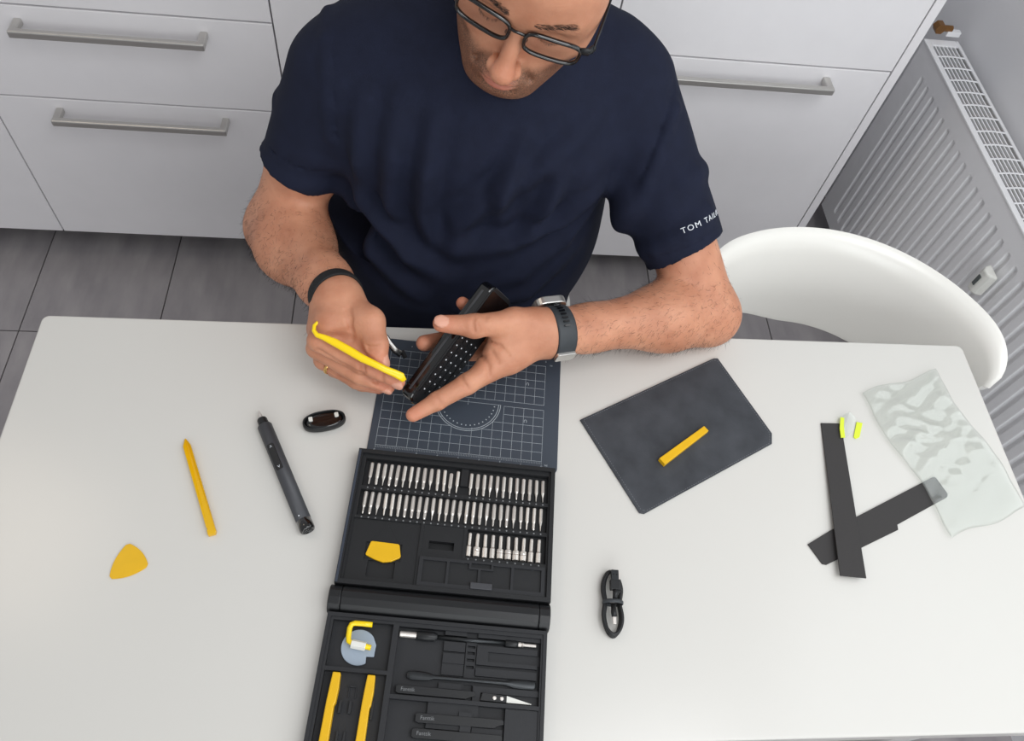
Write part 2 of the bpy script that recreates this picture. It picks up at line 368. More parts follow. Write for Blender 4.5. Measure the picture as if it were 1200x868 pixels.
# ------------------------------------------------------------------ radiator on the right wall
rx, ry0, ry1, rz0, rz1 = 1.10, .22, 1.525, .105, .628
rd = empty('radiator', (1.145, .87, rz0), 0, 'white ribbed panel radiator with a top grille on the right wall', 'radiator')
def rel(m): m.v = [(a-1.145, b-.87, c-rz0) for a, b, c in m.v]; return m
pitch = .0348; ys = []; k = 0; y = ry1-.045
prof = [(0, 0), (.55, 0), (.66, 1), (.86, 1), (1.0, 0)]
cols = [(ry1, 0), (ry1-.012, 0)]
while y-pitch > ry0+.02:
    for a, s in prof[:-1]: cols.append((y-a*pitch, s))
    y -= pitch
cols += [(y, 0), (ry0, 0)]
rows = [(rz0, 0), (rz0+.03, 0), (rz0+.042, .0), (rz0+.056, 1), (.572, 1), (.583, 0), (.60, 0), (rz1, 0)]
m = MB(); nC = len(cols)
m.add([(rx+.0075*s*e, yy, zz) for zz, e in rows for yy, s in cols], [(r*nC+i+1, r*nC+i, (r+1)*nC+i, (r+1)*nC+i+1) for r in range(len(rows)-1) for i in range(nC-1)])
fp = rel(m).build('front_panel', M_RAD, rd)
so = fp.modifiers.new('thick', 'SOLIDIFY'); so.thickness = .0025; so.offset = 1
bv = fp.modifiers.new('bevel', 'BEVEL'); bv.width = .0022; bv.segments = 2; bv.limit_method = 'ANGLE'; bv.angle_limit = math.radians(20)
rel(MB().box((1.1765, ry0, rz0), (1.180, ry1, rz1))).build('back_panel', M_RAD, rd)
rel(MB().box((1.103, ry0+.002, rz0), (1.1765, ry0+.004, rz1))).build('side_cover', M_RAD, rd)
rel(MB().box((1.103, ry1-.004, rz0), (1.1765, ry1-.002, rz1))).build('side_cover', M_RAD, rd)
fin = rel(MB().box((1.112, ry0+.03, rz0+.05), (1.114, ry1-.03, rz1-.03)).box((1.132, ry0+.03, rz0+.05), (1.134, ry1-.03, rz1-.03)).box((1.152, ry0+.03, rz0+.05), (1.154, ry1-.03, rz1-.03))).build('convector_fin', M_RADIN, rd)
gf = MB(); zt = rz1
gf.box((1.0975, ry0, zt), (1.110, ry1, zt+.005)); gf.box((1.174, ry0, zt), (1.181, ry1, zt+.005)); gf.box((1.110, ry0, zt), (1.174, ry0+.022, zt+.005)); gf.box((1.110, ry1-.022, zt), (1.174, ry1, zt+.005))
rel(gf).build('grille_frame', M_RAD, rd, bevel=.0015)
lb = MB().box((-.0013, -(ry1-ry0)/2+.022, -.001), (.0013, (ry1-ry0)/2-.022, .003)).mesh('long_bar'); lb.materials.append(M_RAD)
for i in range(6):
    o = link_mesh('long_bar', lb, None, rd); o.location = (1.110+.0094*(i+.85)-1.145, (ry0+ry1)/2-.87, zt-rz0)
cb = MB().sweep([(-.0325+.065*i/8, .003*math.sin(i/8*math.pi), .0035) for i in range(9)], .0022, .0016, n=6).mesh('cross_bar'); cb.materials.append(M_RAD)
yy = ry1-.062
while yy > ry0+.03:
    o = link_mesh('cross_bar', cb, None, rd); o.location = (1.142-1.145, yy-.87, zt-rz0); yy -= .0405
al = rel(MB().prism([(1.0925, .902), (1.0925, .940), (1.078, .934), (1.072, .926), (1.072, .914), (1.078, .907)], .488, .545)).build('heat_meter', M_WHITEP, rd, bevel=.004)
rel(MB().box((1.0705, .917, .505), (1.0722, .925, .53))).build('display', mat('meter_display', lin(90, 96, 96), .3), rd)
rel(MB().sweep([(1.125, 1.527, .655), (1.125, 1.548, .655)], .012, n=6).sweep([(1.125, 1.535, .655), (1.155, 1.535, .655)], .007, n=10)).build('valve_fitting', M_BRASS, rd, bevel=.001)
rel(MB().box((1.145, 1.526, .640), (1.178, 1.540, .652))).build('wall_bracket', M_RAD, rd, bevel=.002)

# ------------------------------------------------------------------ table
tb = empty('dining_table', (.141, .343, 0), 0, 'white rectangular table covered with tools and parts', 'table')
TX0, TX1, TY0, TY1 = -.488, .770, .088, .598
def rrect(x0, x1, y0, y1, r, n=6):
    out = []
    for cx, cy, a0 in ((x1-r, y1-r, 0), (x0+r, y1-r, 90), (x0+r, y0+r, 180), (x1-r, y0+r, 270)):
        out += [(cx+r*math.cos(math.radians(a0+90*i/n)), cy+r*math.sin(math.radians(a0+90*i/n))) for i in range(n+1)]
    return out
MB().prism([(a-.141, b-.343) for a, b in rrect(TX0, TX1, TY0, TY1, .009)], TZ-.028, TZ).build('tabletop', M_TABLE, tb, bevel=.0025, seg=3)
for x in (TX0+.05, TX1-.05):
    for yv in (TY0+.05, TY1-.05): MB().box((x-.02-.141, yv-.02-.343, 0), (x+.02-.141, yv+.02-.343, TZ-.0285)).build('leg', M_LEG, tb, bevel=.003)
MB().box((TX0+.07-.141, TY0+.045-.343, TZ-.09), (TX1-.07-.141, TY0+.06-.343, TZ-.0285)).build('apron', M_LEG, tb)

# ------------------------------------------------------------------ tub chairs
def make_chair(label):
    t = empty('tub_chair', (0, 0, 0), 0, label, 'chair', 'white tub chairs at the table')
    m = MB(); N, Rw = 80, 22; PM = 68.0; vs = []
    def sm(a, b, x): x = min(1, max(0, (x-a)/(b-a))); return x*x*(3-2*x)
    for i in range(N+1):
        d0 = -PM+2*PM*i/N; d0 = PM*math.copysign(abs(d0/PM)**.8, d0); ph = math.radians(d0); d = abs(d0)
        e = math.sqrt(max(0, 1-max(0, (d-46)/(PM-46))**2.4)); mid = .672+.03*sm(20, 60, d)
        hi_, lo2 = (.757-mid)*(.06+.94*e), (mid-(.588+.045*sm(15, 60, d)))*(.06+.94*e)
        top, low = mid+hi_, mid-lo2
        for j in range(Rw+1):
            u = j/Rw; z = low+(top-low)*u
            r = .207+.043*(z-.59)/.167+.012*max(0, (u-.82)/.18)**1.7*e
            vs.append((r*math.sin(ph), r*math.cos(ph), z-(.007*e*max(0, (u-.9)/.1)**2)))
    m.add(vs, [(i*(Rw+1)+j, (i+1)*(Rw+1)+j, (i+1)*(Rw+1)+j+1, i*(Rw+1)+j+1) for i in range(N) for j in range(Rw)])
    o = m.build('shell', M_SHELL, t, smooth=True)
    s = o.modifiers.new('thick', 'SOLIDIFY'); s.thickness = .014; s.offset = 0
    b = o.modifiers.new('round', 'BEVEL'); b.width = .005; b.segments = 3; b.limit_method = 'ANGLE'; b.angle_limit = math.radians(50)
    for pd in (-60, 36):
        c_, d_ = math.sin(math.radians(pd)), math.cos(math.radians(pd))
        MB().sweep([(.17*c_, .17*d_, .445), (.205*c_, .205*d_, .49), (.213*c_, .213*d_, .55), (.222*c_, .222*d_, .65)], [.02, .022, .024, .02], .006, n=10, up=(c_, d_, 0)).build('back_support', M_SHELL, t, smooth=True)
    seat = []
    for r in np.linspace(0.001, .200, 10): seat.append((r, .437+.010*(r/.2)**2))
    sm_ = MB().lathe(seat+[(.206, .444), (.203, .432), (.15, .424), (.001, .42)], 48)
    sm_.build('seat', M_SHELL, t, smooth=True)
    for a in (45, 135, 225, 315):
        c, d = math.cos(math.radians(a)), math.sin(math.radians(a))
        MB().sweep([(.11*c, .11*d, .43), (.20*c, .20*d, 0)], [.014, .010], n=12).build('leg', M_STEEL, t, smooth=True)
    return t
ch = make_chair('white curved tub chair standing empty at the right of the man')
ch2 = copy_tree(ch); ch2['label'] = 'white tub chair the man is sitting on'
ch.location = (.588, .55, 0); ch.rotation_euler[2] = math.radians(-20)
ch2.location = (.062, .885, 0); ch2.rotation_euler[2] = math.radians(16)
# ------------------------------------------------------------------ folding tool case (local millimetres: u right, v towards the man)
KO = (.020, .230, TZ); KR = math.radians(-5.6)
KM = Matrix.Translation(KO) @ Matrix.Rotation(KR, 4, 'Z')
case = empty('tool_case', KO, KR, 'open black folding tool case with two compartment trays', 'tool case')
def mm(*p): return tuple(v/1000 for v in p)
up = relief(-114, 120, 8, 168, 15, [(-114, 120, 8, 168, 19), (-109, 115, 13, 163, 15), (-104, 113, 123.5, 158, 7.5), (-104, 113, 87.5, 119, 7.5), (23, 113, 50.5, 83, 7.5),
    (9, 17.5, 136, 158, 12), (-106, -30, 14, 84, 13), (-83, -53, 19, 38, 9), (-88, -48, 38, 58, 11), (-26.5, 19, 50, 84, 14.2), (-19, 9.2, 56, 65.5, 6), (-28.5, -27.5, 14, 84, 15)])
ut = up.build('upper_tray', M_CASE, case, bevel=.0006, seg=1)
MB().box(mm(-113.4, 9, 19.1), mm(-110.8, 166, 19.8)).build('edge_strip', M_EDGE, case)
lid = relief(-27, 112.5, 13.5, 46, 17.6, [(-22.5, 3.5, 18, 42.5, 10), (6.5, 38.5, 18, 42.5, 10), (41.5, 75, 18, 42.5, 10), (78, 108.5, 18, 42.5, 10), (28, 55, 36.5, 46, 17.6), (30.5, 52.5, 38.5, 43.5, 12)], zb=7).build('compartment_lid', M_CASE2, case, bevel=.0005, seg=1)
MB().box(mm(31, 14.8, 17.7), mm(55, 22, 19.6)).build('latch', M_GREYP, lid, bevel=.0008)
MB().prism([mm(-83, 60), mm(-68, 84), mm(-66, 84), mm(-51, 60), mm(-53, 60), mm(-67, 81), mm(-81, 60)][:7], .01295, .0132).build('pick_outline', M_CASE, case)
lo_ = relief(-115, 118, -177, -22, 14, [(-115, 118, -177, -22, 15.5), (-111, 114, -173, -26, 14), (-108, -45, -75.5, -29, 6), (-108, -45, -172, -79.5, 6), (-39, 112, -97, -30, 6), (-39, 112, -172, -101, 6),
    (9.8, 32.3, -62, -40.5, 10.5), (9.8, 32.3, -52, -50, 7), (9.8, 32.3, -73.5, -62, 9), (33.3, 44.3, -75, -33, 8.5), (45, 109, -61, -41.5, 10.5), (57, 112, -57, -47.5, 7.5), (45, 109, -72, -64, 10), (8.5, 32, -87, -81.5, 10), (44, 112, -97, -82, 10.5), (52, 112, -97, -88, 7.5),
    (10, 112, -34, -30, 11), (33, 45, -34, -30, 8), (0, 51, -112, -101, 10.5), (32, 45, -112, -108, 13), (78.5, 112, -172, -101.5, 12.5), (0, 34, -125, -120.5, 10), (46, 77, -127, -121, 10), (34, 45, -126, -120, 12.5),
    (35, 43, -45, -42.5, 4.5), (35, 43, -51.5, -48.5, 4.5), (35, 43, -58.5, -55.5, 4.5), (35, 43, -65.5, -62.5, 4.5), (35, 43, -86, -81, 4.5),
    (-82, -74, -93, -91.5, 9), (-88, -85.5, -118, -106, 10.5), (-78, -75.5, -118, -106, 10.5), (-81, -80, -103, -92, 7.5), (-74, -73, -103, -92, 7.5), (-102, -100, -122, -104, 10), (-56, -53.5, -122, -104, 10), (-86, -84, -150, -134, 9), (-79, -77, -150, -134, 9)])
lo_.build('lower_tray', M_CASE2, case, bevel=.0005, seg=1)
sp = MB(); prof = [(-21, 0), (-21, 8), (-19, 13), (-14, 17.5), (-7, 19.6), (0, 19), (4.5, 16.5), (7.4, 12), (7.4, 0)]
def spine(u0, u1, g): MB().add([mm(u, v*1.0, z) if i else mm(u, v, z) for u in (u0, u1) for i, (v, z) in enumerate(prof)], [tuple(range(9)), tuple(range(17, 8, -1))] + [(i, 9+i, 9+(i+1) % 9, (i+1) % 9) for i in range(9)]).build('spine_cap' if g else 'spine', M_BLACKP, case, bevel=.001)
spine(-117.5, -104.3, 1); spine(-104, 108, 0); spine(108.3, 120.5, 1)
mk = MB()
for us, v, z in (([-96.8+7.85*i for i in range(14)]+[21.3+7.8*i for i in range(12)], 121.3, 15), ([-98+7.85*i for i in range(27)], 85.4, 15), ([26.2+8.8*i for i in range(10)], 48.5, 15)):
    for u in us: mk.prism([mm(u+1.0*math.cos(a), v+1.0*math.sin(a)) for a in np.linspace(0, 6.283, 7)[:6]], (z+.02)/1000, (z+.1)/1000)
tag(mk.build('printed_marks', M_GREYPRINT, case), kind='stuff')

# driver bits, one object each
def bit_mesh(kind):
    m = MB(); L = {0: [(2.0, 0), (2.2, .8), (2.2, 17.5), (1.2, 19.5), (1.0, 25), (.55, 27)], 1: [(2.0, 0), (2.2, .8), (2.2, 17), (1.7, 19), (1.7, 25.5), (1.1, 27)], 2: [(2.0, 0), (2.2, .8), (2.2, 16), (.9, 21), (.35, 27)],
                   3: [(1.9, 0), (2.1, .8), (2.1, 14.5), (3.0, 16), (3.0, 27)], 4: [(1.9, 0), (2.1, .8), (2.1, 15), (3.7, 16), (3.9, 19), (3.5, 20), (3.9, 21), (3.7, 26.5)]}[kind]
    m.lathe([(r/1000, -h/1000) for r, h in L], 8 if kind < 3 else 14, 'y'); me = m.mesh('driver_bit'); me.materials.append(M_BIT); return me
BM = [bit_mesh(k) for k in range(5)]
def bit(name, kind, u, v, z, label, group):
    o = link_mesh(name, BM[kind], None); o.matrix_world = KM @ Matrix.Translation(mm(u, v, z)) @ Matrix.Rotation(random.uniform(-.02, .02), 4, 'Z') @ Matrix.Rotation(random.uniform(0, 3), 4, 'Y')
    tag(o, label, 'driver bit', group)
ORD = 'first second third fourth fifth sixth seventh eighth ninth tenth eleventh twelfth thirteenth fourteenth'.split()
def nth(i, n): return ('leftmost' if i == 0 else 'rightmost' if i == n-1 else ORD[i]+' from the left' if i < (n+1)//2 else ORD[n-1-i]+' from the right')
for i in range(14): bit('driver_bit', [0, 1, 0, 2, 0, 1, 1][i*5 % 7], -96.8+7.85*i, 154.5-(3.5 if i == 12 else 0), 9.8, 'silver driver bit left of the gap in the back row, '+nth(i, 14), 'bits in the back row left of the gap')
for i in range(12): bit('driver_bit', [0, 1, 2, 0, 0, 2, 1][i*3 % 7], 21.3+7.8*i, 153.5, 9.8, 'silver driver bit right of the gap in the back row, '+nth(i, 12), 'bits in the back row right of the gap')
for i in range(27): bit('driver_bit', 1 if i in (4, 5, 6, 7, 8, 15, 16) else [0, 1, 2, 0][i % 4], -98+7.85*i, 118, 9.8, 'silver driver bit in the long middle row, '+nth(i, 27), 'bits in the middle row')
for i in range(10): bit('socket_bit', 4 if i in (1, 4, 5, 6, 7) else 3, 26.2+8.8*i, 79.5, 11.6, ('silver socket bit with a wide end in the short front row, ' if i in (1, 4, 5, 6, 7) else 'slim silver socket bit in the short front row, ')+nth(i, 10), 'socket bits in the front row')

def kit_obj(o): o.matrix_world = KM @ o.matrix_world; return o
def kprism(name, poly, z0, z1, m, label, cat, group=None, bevel=.0006):
    o = MB().prism([mm(*p) for p in poly], z0/1000, z1/1000).build(name, m, None, bevel=bevel); o.matrix_world = KM; return tag(o, label, cat, group)
kprism('opening_pick', [(-86.5, 44), (-83, 58), (-81, 58.8), (-53, 58), (-51, 57), (-48, 44.5), (-49, 42.5), (-58, 37.5), (-66.5, 36), (-76, 38.5), (-86, 42.5)], 11.1, 14.6, M_YEL, 'yellow rounded pick lying in the case tray', 'pick')
# yellow pry levers
for i, u0 in enumerate((-95.5, -60.5)):
    pol = [(u0-3.7, -76.5+10), (u0+4.6, -76.5+10)] if False else [(u0-3.4, -81), (u0+4.4, -81), (u0+5.2, -96), (u0+4.6, -109), (u0+3.4, -112), (u0+4, -172), (u0-5.6, -172), (u0-4.8, -108), (u0-4.2, -95)]
    kprism('pry_lever', pol, 6.2, 16.5, M_YEL, ['flat yellow pry lever in the case, nearer the table edge at left', 'flat yellow pry lever in the case, beside the tray divider'][i], 'pry tool', bevel=.001)
# suction cup with yellow hook
sc = empty('suction_cup', tuple(KM @ Vector(mm(-78, -54, 6))), KR, 'small clear suction cup with a yellow hook in the case', 'suction cup')
pts = [(18*math.cos(a)*1.0, 18*math.sin(a)) for a in np.linspace(math.radians(25), math.radians(318), 40)]
pts = [p for p in pts] + [(13.4, -6), (7, -6.5), (7, -2.5), (18.5, -2.5), (18.5, 3)]
pts = [(18*math.cos(a), 18*math.sin(a)) for a in np.linspace(math.radians(40), math.radians(302), 40)] + [(9.2, -8.5), (17, -8.2), (17.6, 4)]
MB().prism([mm(*p) for p in pts], .0003, .003).build('cup', M_SUCTION, sc, bevel=.0006)
MB().sweep([mm(*p) for p in [(13, -.5, 8), (2, 1.2, 8.2), (-6, 2, 8.6), (-10.5, 4, 9), (-11.5, 9, 9), (-11.8, 17, 9), (-10.5, 21, 9), (-7, 22.5, 9), (3, 22.6, 9), (11, 22.4, 9)]], .0028, n=10).build('hook', M_YELLIT, sc, smooth=True)
MB().sweep([mm(-7.5, 1.8, 8.4), mm(7.5, .2, 8.2)], .0047, n=6).build('hex_sleeve', M_WHITEP, sc, bevel=.0004)
# flexible extension shaft
fx = empty('extension_shaft', tuple(KM @ Vector(mm(35, -37, 9.5))), KR, 'black flexible bit extension shaft with silver ends in the case', 'extension shaft')
X = lambda p: [mm(h-35, 0, 0)[0] for h in p]
MB().lathe([(r/1000, (h-35)/1000) for r, h in [(2.9, -37.5), (3.2, -37), (3.2, -20)]], 16, 'x').build('socket_end', M_BIT, fx, smooth=False)
MB().lathe([(r/1000, (h-35)/1000) for r, h in [(4, -20), (4.9, -18.5), (5.1, -8), (4.8, -1), (3.6, 1), (3.2, 2.2)]], 18, 'x').build('grip', M_BLACKP, fx, smooth=True)
MB().lathe([(r/1000, (h-35)/1000) for r, h in [(2.3, 2), (2.3, 74)]], 14, 'x').build('shaft', M_DARKSTEEL, fx, smooth=True)
MB().lathe([(r/1000, (h-35)/1000) for r, h in [(3, 74), (3.9, 75), (3.9, 85), (3.2, 88)]], 18, 'x').build('collar', M_BLACKP, fx, smooth=True)
MB().lathe([(r/1000, (h-35)/1000) for r, h in [(2.6, 88), (2.6, 91), (1.9, 91.5), (2.6, 93), (1.7, 94.5), (1.7, 107)]], 14, 'x').build('drive_end', M_BIT, fx)
# metal spudger
sg = MB().sweep([mm(h, -77, 11.5) for h in (-25, -24, -20, -10, -2, 2, 5, 40, 76, 81, 86, 96, 106, 109)], [.001, .0035, .0044, .0044, .0036, .0022, .002, .0018, .002, .0028, .0042, .0044, .0040, .002], [.0008, .001, .001, .001, .0012, .0016, .0018, .0018, .0018, .0014, .001, .0009, .0008, .0005], n=12)
o = sg.build('metal_spudger', M_DARKSTEEL, smooth=True); o.matrix_world = KM; tag(o, 'thin dark metal spudger with two flat paddle ends in the case', 'spudger')
# tweezers
def tweezers(u0, v0, u1, v1, w, label, tip):
    L = math.hypot(u1-u0, v1-v0); an = math.atan2(v1-v0, u1-u0)
    t = empty('tweezers', (0, 0, 0), 0, label, 'tweezers', 'black tweezers in the case'); t.matrix_world = KM @ Matrix.Translation(mm(u0, v0, 8.6)) @ Matrix.Rotation(an, 4, 'Z')
    def arm(z0, z1, s): return MB().prism([mm(*p) for p in [(0, -w*.35), (2.5, -w*.5), (L-10, -w*.5), (L-4, -w*.18), (L, -w*.08), (L, w*.3), (L-2, w*.46), (2.5, w*.5), (0, w*.35)]], z0/1000, z1/1000).build('arm', M_BLACKP, t, bevel=.0004)
    arm(0, 1.6, 0); arm(2.6, 4.4, 1)
    me = text_mesh('Fanttik', .0052, .00005); me.materials.append(M_GREYPRINT); x = link_mesh('print', me, None, t); x.location = mm(12, 0, 4.5)
    if tip:
        MB().prism([mm(*p) for p in [(86, -4), (113, -4.3), (113, 2.5), (88, 3.8)]], 0, .0045).build('tip_holder', M_BLACKP, t, bevel=.0004)
        MB().prism([mm(*p) for p in [(113, -4), (138, -3.9), (139, -3.3), (113, 2.5)]], .0005, .0042).build('ceramic_tip', M_WHITEP, t, bevel=.0003)
        for q in (100.5, 108): MB().lathe([(.0019, .0044), (.0019, .0052), (.0012, .0056)], 12).build('screw', M_BIT, t).location = mm(q, -.6, 0)
    return t
tweezers(-34, -91.2, 47, -91.6, 8.2, 'black tweezers in the case with a white ceramic tip and two screws', True)
tweezers(-11, -116.5, 77.5, -116, 9, 'black tweezers in the case just below the raised shelf', False)
tweezers(-13, -130.6, 77, -130.4, 9, 'black tweezers lowest in the picture at the bottom of the case', False)

# cutting mat
cm = empty('cutting_mat', KO, KR, 'dark blue grey cutting mat with white grid lying behind the case', 'cutting mat')
MB().prism([mm(*p) for p in rrect(-107.5, 124.5, 168.6, 339, 7)], 0, .002).build('sheet', M_MAT, cm, bevel=.0004)
g = MB(); zc0, zc1 = .0020, .00215
def line(u0, v0, u1, v1, w=.35): g.box(mm(min(u0, u1)-w/2, min(v0, v1)-w/2, zc0*1000), mm(max(u0, u1)+w/2, max(v0, v1)+w/2, zc1*1000))
U0, U1 = -98.5, 104.7
def ingap(u, v): return (u-8)**2+(v-256)**2 < 43**2 and v < 256.5
for i in range(17):
    u = U0+12.7*i
    for va, vb in ((183, 255), (262.5, 322)):
        v = va
        while v < vb-.1:
            w_ = min(v+12.2, vb)
            if not ingap(u, (v+w_)/2): line(u, v, u, w_)
            v = w_
for v in (183, 195.2, 207.2, 219.2, 231.2, 243.2, 255, 262.5, 274.4, 286.3, 298.2, 310, 322):
    for i in range(16):
        if not ingap(U0+12.7*(i+.5), v): line(U0+12.7*i, v, U0+12.7*(i+1), v)
for i in range(129):
    u = U0+25.4/16*i; line(u, 179.5-(.8 if i % 16 == 0 else 0), u, 182+(1 if i % 8 == 0 else 0), .22)
for r in (41, 38.5):
    a = np.linspace(math.pi, 2*math.pi, 49)
    for i in range(48): g.add([mm(8+q*math.cos(b), 256+q*math.sin(b), 2.15) for b in (a[i], a[i+1]) for q in (r, r+.7)], [(0, 2, 3, 1)])
for b in np.linspace(math.pi+.1, 2*math.pi-.1, 19): g.add([mm(8+q*math.cos(b+e), 256+q*math.sin(b+e), 2.15) for e in (-.02, .02) for q in (33, 34.5)], [(0, 2, 3, 1)])
line(-33, 256, 49, 256); line(8, 252, 8, 260)
g.build('printed_grid', M_PRINT, cm)
def print_text(s, u, v, size, rot=math.pi):
    me = text_mesh(s, size, .00005); me.materials.append(M_PRINT); o = link_mesh('printed_text', me, None, cm); o.location = mm(u, v, 2.1); o.rotation_euler[2] = rot
for i in range(9): print_text(str(i), U1-25.4*i, 176.2, .0042)
for i in range(9): print_text(str(i), U1-25.4*i, 329, .0036, 0)
print_text('IN', 110.5, 178.5, .0036)
for u, v in ((82, 237), (82, 292)): print_text('U', u, v, .006)
print_text('IN', 112, 324, .0032)

# ------------------------------------------------------------------ things lying on the table
# electric screwdriver pen
a, b = at(306, 489, TZ+.008), at(361, 622, TZ+.008); L = float(np.linalg.norm(b-a))
dr = empty('electric_screwdriver', tuple(a), 0, 'dark grey pen shaped electric screwdriver lying left of the case', 'screwdriver')
frame_to(dr, tuple(a), b-a, (0, 0, 1))
R_ = .0086
MB().lathe([(.0078, .012), (R_, .0135), (R_, L-.014)], 28, 'x').build('barrel', M_GREYP, dr, smooth=False).data.shade_smooth()
MB().lathe([(R_, L-.0138), (R_, L-.002), (R_-.001, L), (.0062, L), (.0060, L-.001)], 28, 'x').build('end_cap', M_GLOSS, dr, smooth=True)
MB().box((L-.0004, -.0042, -.0013), (L+.0004, .0042, .0013)).build('charging_port', M_DARKSTEEL, dr, bevel=.0002)
MB().lathe([(.0052, .002), (.006, .004), (.006, .009), (.0074, .012)], 20, 'x').build('chuck', M_BLACKP, dr, smooth=True)
MB().lathe([(.0008, -.010), (.0014, -.006), (.0021, -.003), (.0021, .002)], 8, 'x').build('bit', M_BIT, dr)
pb = MB().prism([(x_, y_) for x_, y_ in rrect(.042, .078, -.0042, .0042, .002)], .0070, .0088).build('button_panel', M_GLOSS, dr, bevel=.0004)
for x_, s in ((.046, '<'), (.074, '>')):
    me = text_mesh(s, .006, .00008); me.materials.append(M_TEXT); o = link_mesh('arrow_mark', me, None, pb); o.location = (x_, 0, .0089)
MB().lathe([(.0008, .0001), (.0008, .0006)], 8).build('indicator_light', M_TEXT, dr).location = (L-.018, 0, R_-.0002)
dr.matrix_world = dr.matrix_world @ Matrix.Rotation(math.radians(20), 4, 'X')
# yellow spudger stick
a, b = at(216.5, 513, TZ+.003), at(249.5, 627, TZ+.003); d = b-a; L = float(np.linalg.norm(d))
o = MB().prism([(0, -.0008), (.012, -.0042), (L-.010, -.0042), (L-.0085, -.0030), (L-.007, -.0044), (L-.001, -.0046), (L, .003), (L-.003, .0046), (.012, .0042), (0, .0008)], [.0]*10, [.0008, .006, .0062, .0062, .0062, .006, .006, .006, .006, .0008]).build('plastic_spudger', M_YEL, bevel=.0007)
frame_to(o, (a[0], a[1], TZ+.0002), d, (0, 0, 1)); tag(o, 'long thin yellow plastic spudger stick lying left of the screwdriver', 'spudger')
# yellow triangular pick
P3 = [at(*p, TZ+.001)[:2] for p in ((150, 636), (174, 663), (128, 678))]; cen = sum(P3)/3; poly = []
for i in range(3):
    A_, B_ = P3[i], P3[(i+1) % 3]; mid = (A_+B_)/2; out = (mid-cen); out /= np.linalg.norm(out)
    for t in np.linspace(.06, .94, 12): poly.append(tuple(A_+(B_-A_)*t+out*.0042*4*t*(1-t)-cen))
o = MB().prism(poly, 0, .0012).build('triangular_pick', M_YEL, bevel=.0003); o.location = (cen[0], cen[1], TZ+.0002); tag(o, 'flat yellow triangular pick with curved sides at the lower left', 'pick')
# oval glossy black cap
a = at(380, 494, TZ+.006); e = at(405, 489, TZ+.006)-at(355, 499, TZ+.006)
oc = empty('oval_cap', tuple(a), 0, 'glossy black oval cap with two small white lights, beside the screwdriver', 'cap'); frame_to(oc, (a[0], a[1], TZ), e, (0, .10, 1))
def oval(prof, n=40): 
    m = MB(); vs = [((.012+0)*0+(.0258*s)*math.copysign(abs(math.cos(q))**.8, math.cos(q)), (.0128*s)*math.copysign(abs(math.sin(q))**.9, math.sin(q)), z) for s, z in prof for q in np.linspace(0, 2*math.pi, n+1)[:n]]
    return m.add(vs, [(i*n+k, i*n+(k+1) % n, (i+1)*n+(k+1) % n, (i+1)*n+k) for i in range(len(prof)-1) for k in range(n)] + [tuple(range(n))[::-1], tuple(range((len(prof)-1)*n, len(prof)*n))])
oval([(.90, .001), (.99, .003), (1.0, .007), (.98, .0105), (.94, .0115), (.90, .0105), (.87, .006)]).build('rim', M_BLACKP, oc, smooth=True)
oval([(.86, .004), (.855, .0098), (.6, .0088), (.05, .0084)]).build('dish', M_GLOSS, oc, smooth=True)
for s in (-1, 1): MB().prism(rrect(s*.0155-.0024, s*.0155+.0024, .001, .007, .001), .006, .0108).build('light', M_WHITEP, oc, bevel=.0004)
# leather backed sheet
pts = [at(*p, TZ+.0015)[:2] for p in ((679.5, 492), (836, 420), (841, 420), (904.5, 508), (904.5, 520), (755, 602), (749, 601))]; cen = sum(pts)/len(pts)
sh = empty('leather_sheet', (cen[0], cen[1], TZ), 0, 'dark grey leather sheet with stitched border and one cut corner', 'leather sheet')
pl_ = [tuple(p-cen) for p in pts]
MB().prism(pl_, .0002, .0026).build('sheet', M_LEATHER, sh, bevel=.0007)
st = MB(); q = [np.array(p)*.968 for p in pl_]
for i in range(len(q)):
    A_, B_ = q[i], q[(i+1) % len(q)]; L = np.linalg.norm(B_-A_); n = int(L/.0034)
    for k in range(n):
        s0, s1 = A_+(B_-A_)*(k+.2)/n, A_+(B_-A_)*(k+.75)/n; w = np.array((-(B_-A_)[1], (B_-A_)[0]))/L*.00022
        st.add([(*(s0-w), .0027), (*(s1-w), .0027), (*(s1+w), .0027), (*(s0+w), .0027)], [(0, 1, 2, 3)])
tag(st.build('stitching', M_THREAD, sh), kind='stuff')
# yellow bar
a, b = at(775, 542, TZ+.006), at(827, 503, TZ+.006); d = b-a; L = float(np.linalg.norm(d))
o = MB().prism([(0, -.0052), (L, -.0042), (L, .0042), (0, .0052)], 0, [.0075, .0065, .0065, .0075]).build('plastic_wedge', M_YEL, bevel=.0006); frame_to(o, (a[0], a[1], TZ+.0028), d, (0, 0, 1)); tag(o, 'short yellow plastic wedge lying on the leather sheet', 'wedge')
# two dark strips, one across the other
def strip(name, px, z, h, label, lift=None):
    p = [at(*q, z)[:2] for q in px]; cen = sum(p)/len(p); o = MB().prism([tuple(q-cen) for q in p], lift or 0, [v+h for v in lift] if lift else h).build(name, M_STRIP, bevel=.0004); o.location = (cen[0], cen[1], z); return tag(o, label, 'strip', 'dark strips')
strip('foam_strip', [(946, 638), (972, 622), (1093, 559), (1096, 560), (1110, 579), (1109, 583), (1051, 615), (1052, 621), (968, 662), (963, 661)], TZ+.0002, .0016, 'dark strip lying underneath, its end covered by the clear bag')
o = strip('foam_strip', [(961.5, 496), (983, 496.5), (986, 503), (1011, 680), (980.5, 677)], TZ+.0002, .0016, 'dark strip lying on top, across the other one', [0, 0, .0002, .0075, .0075])
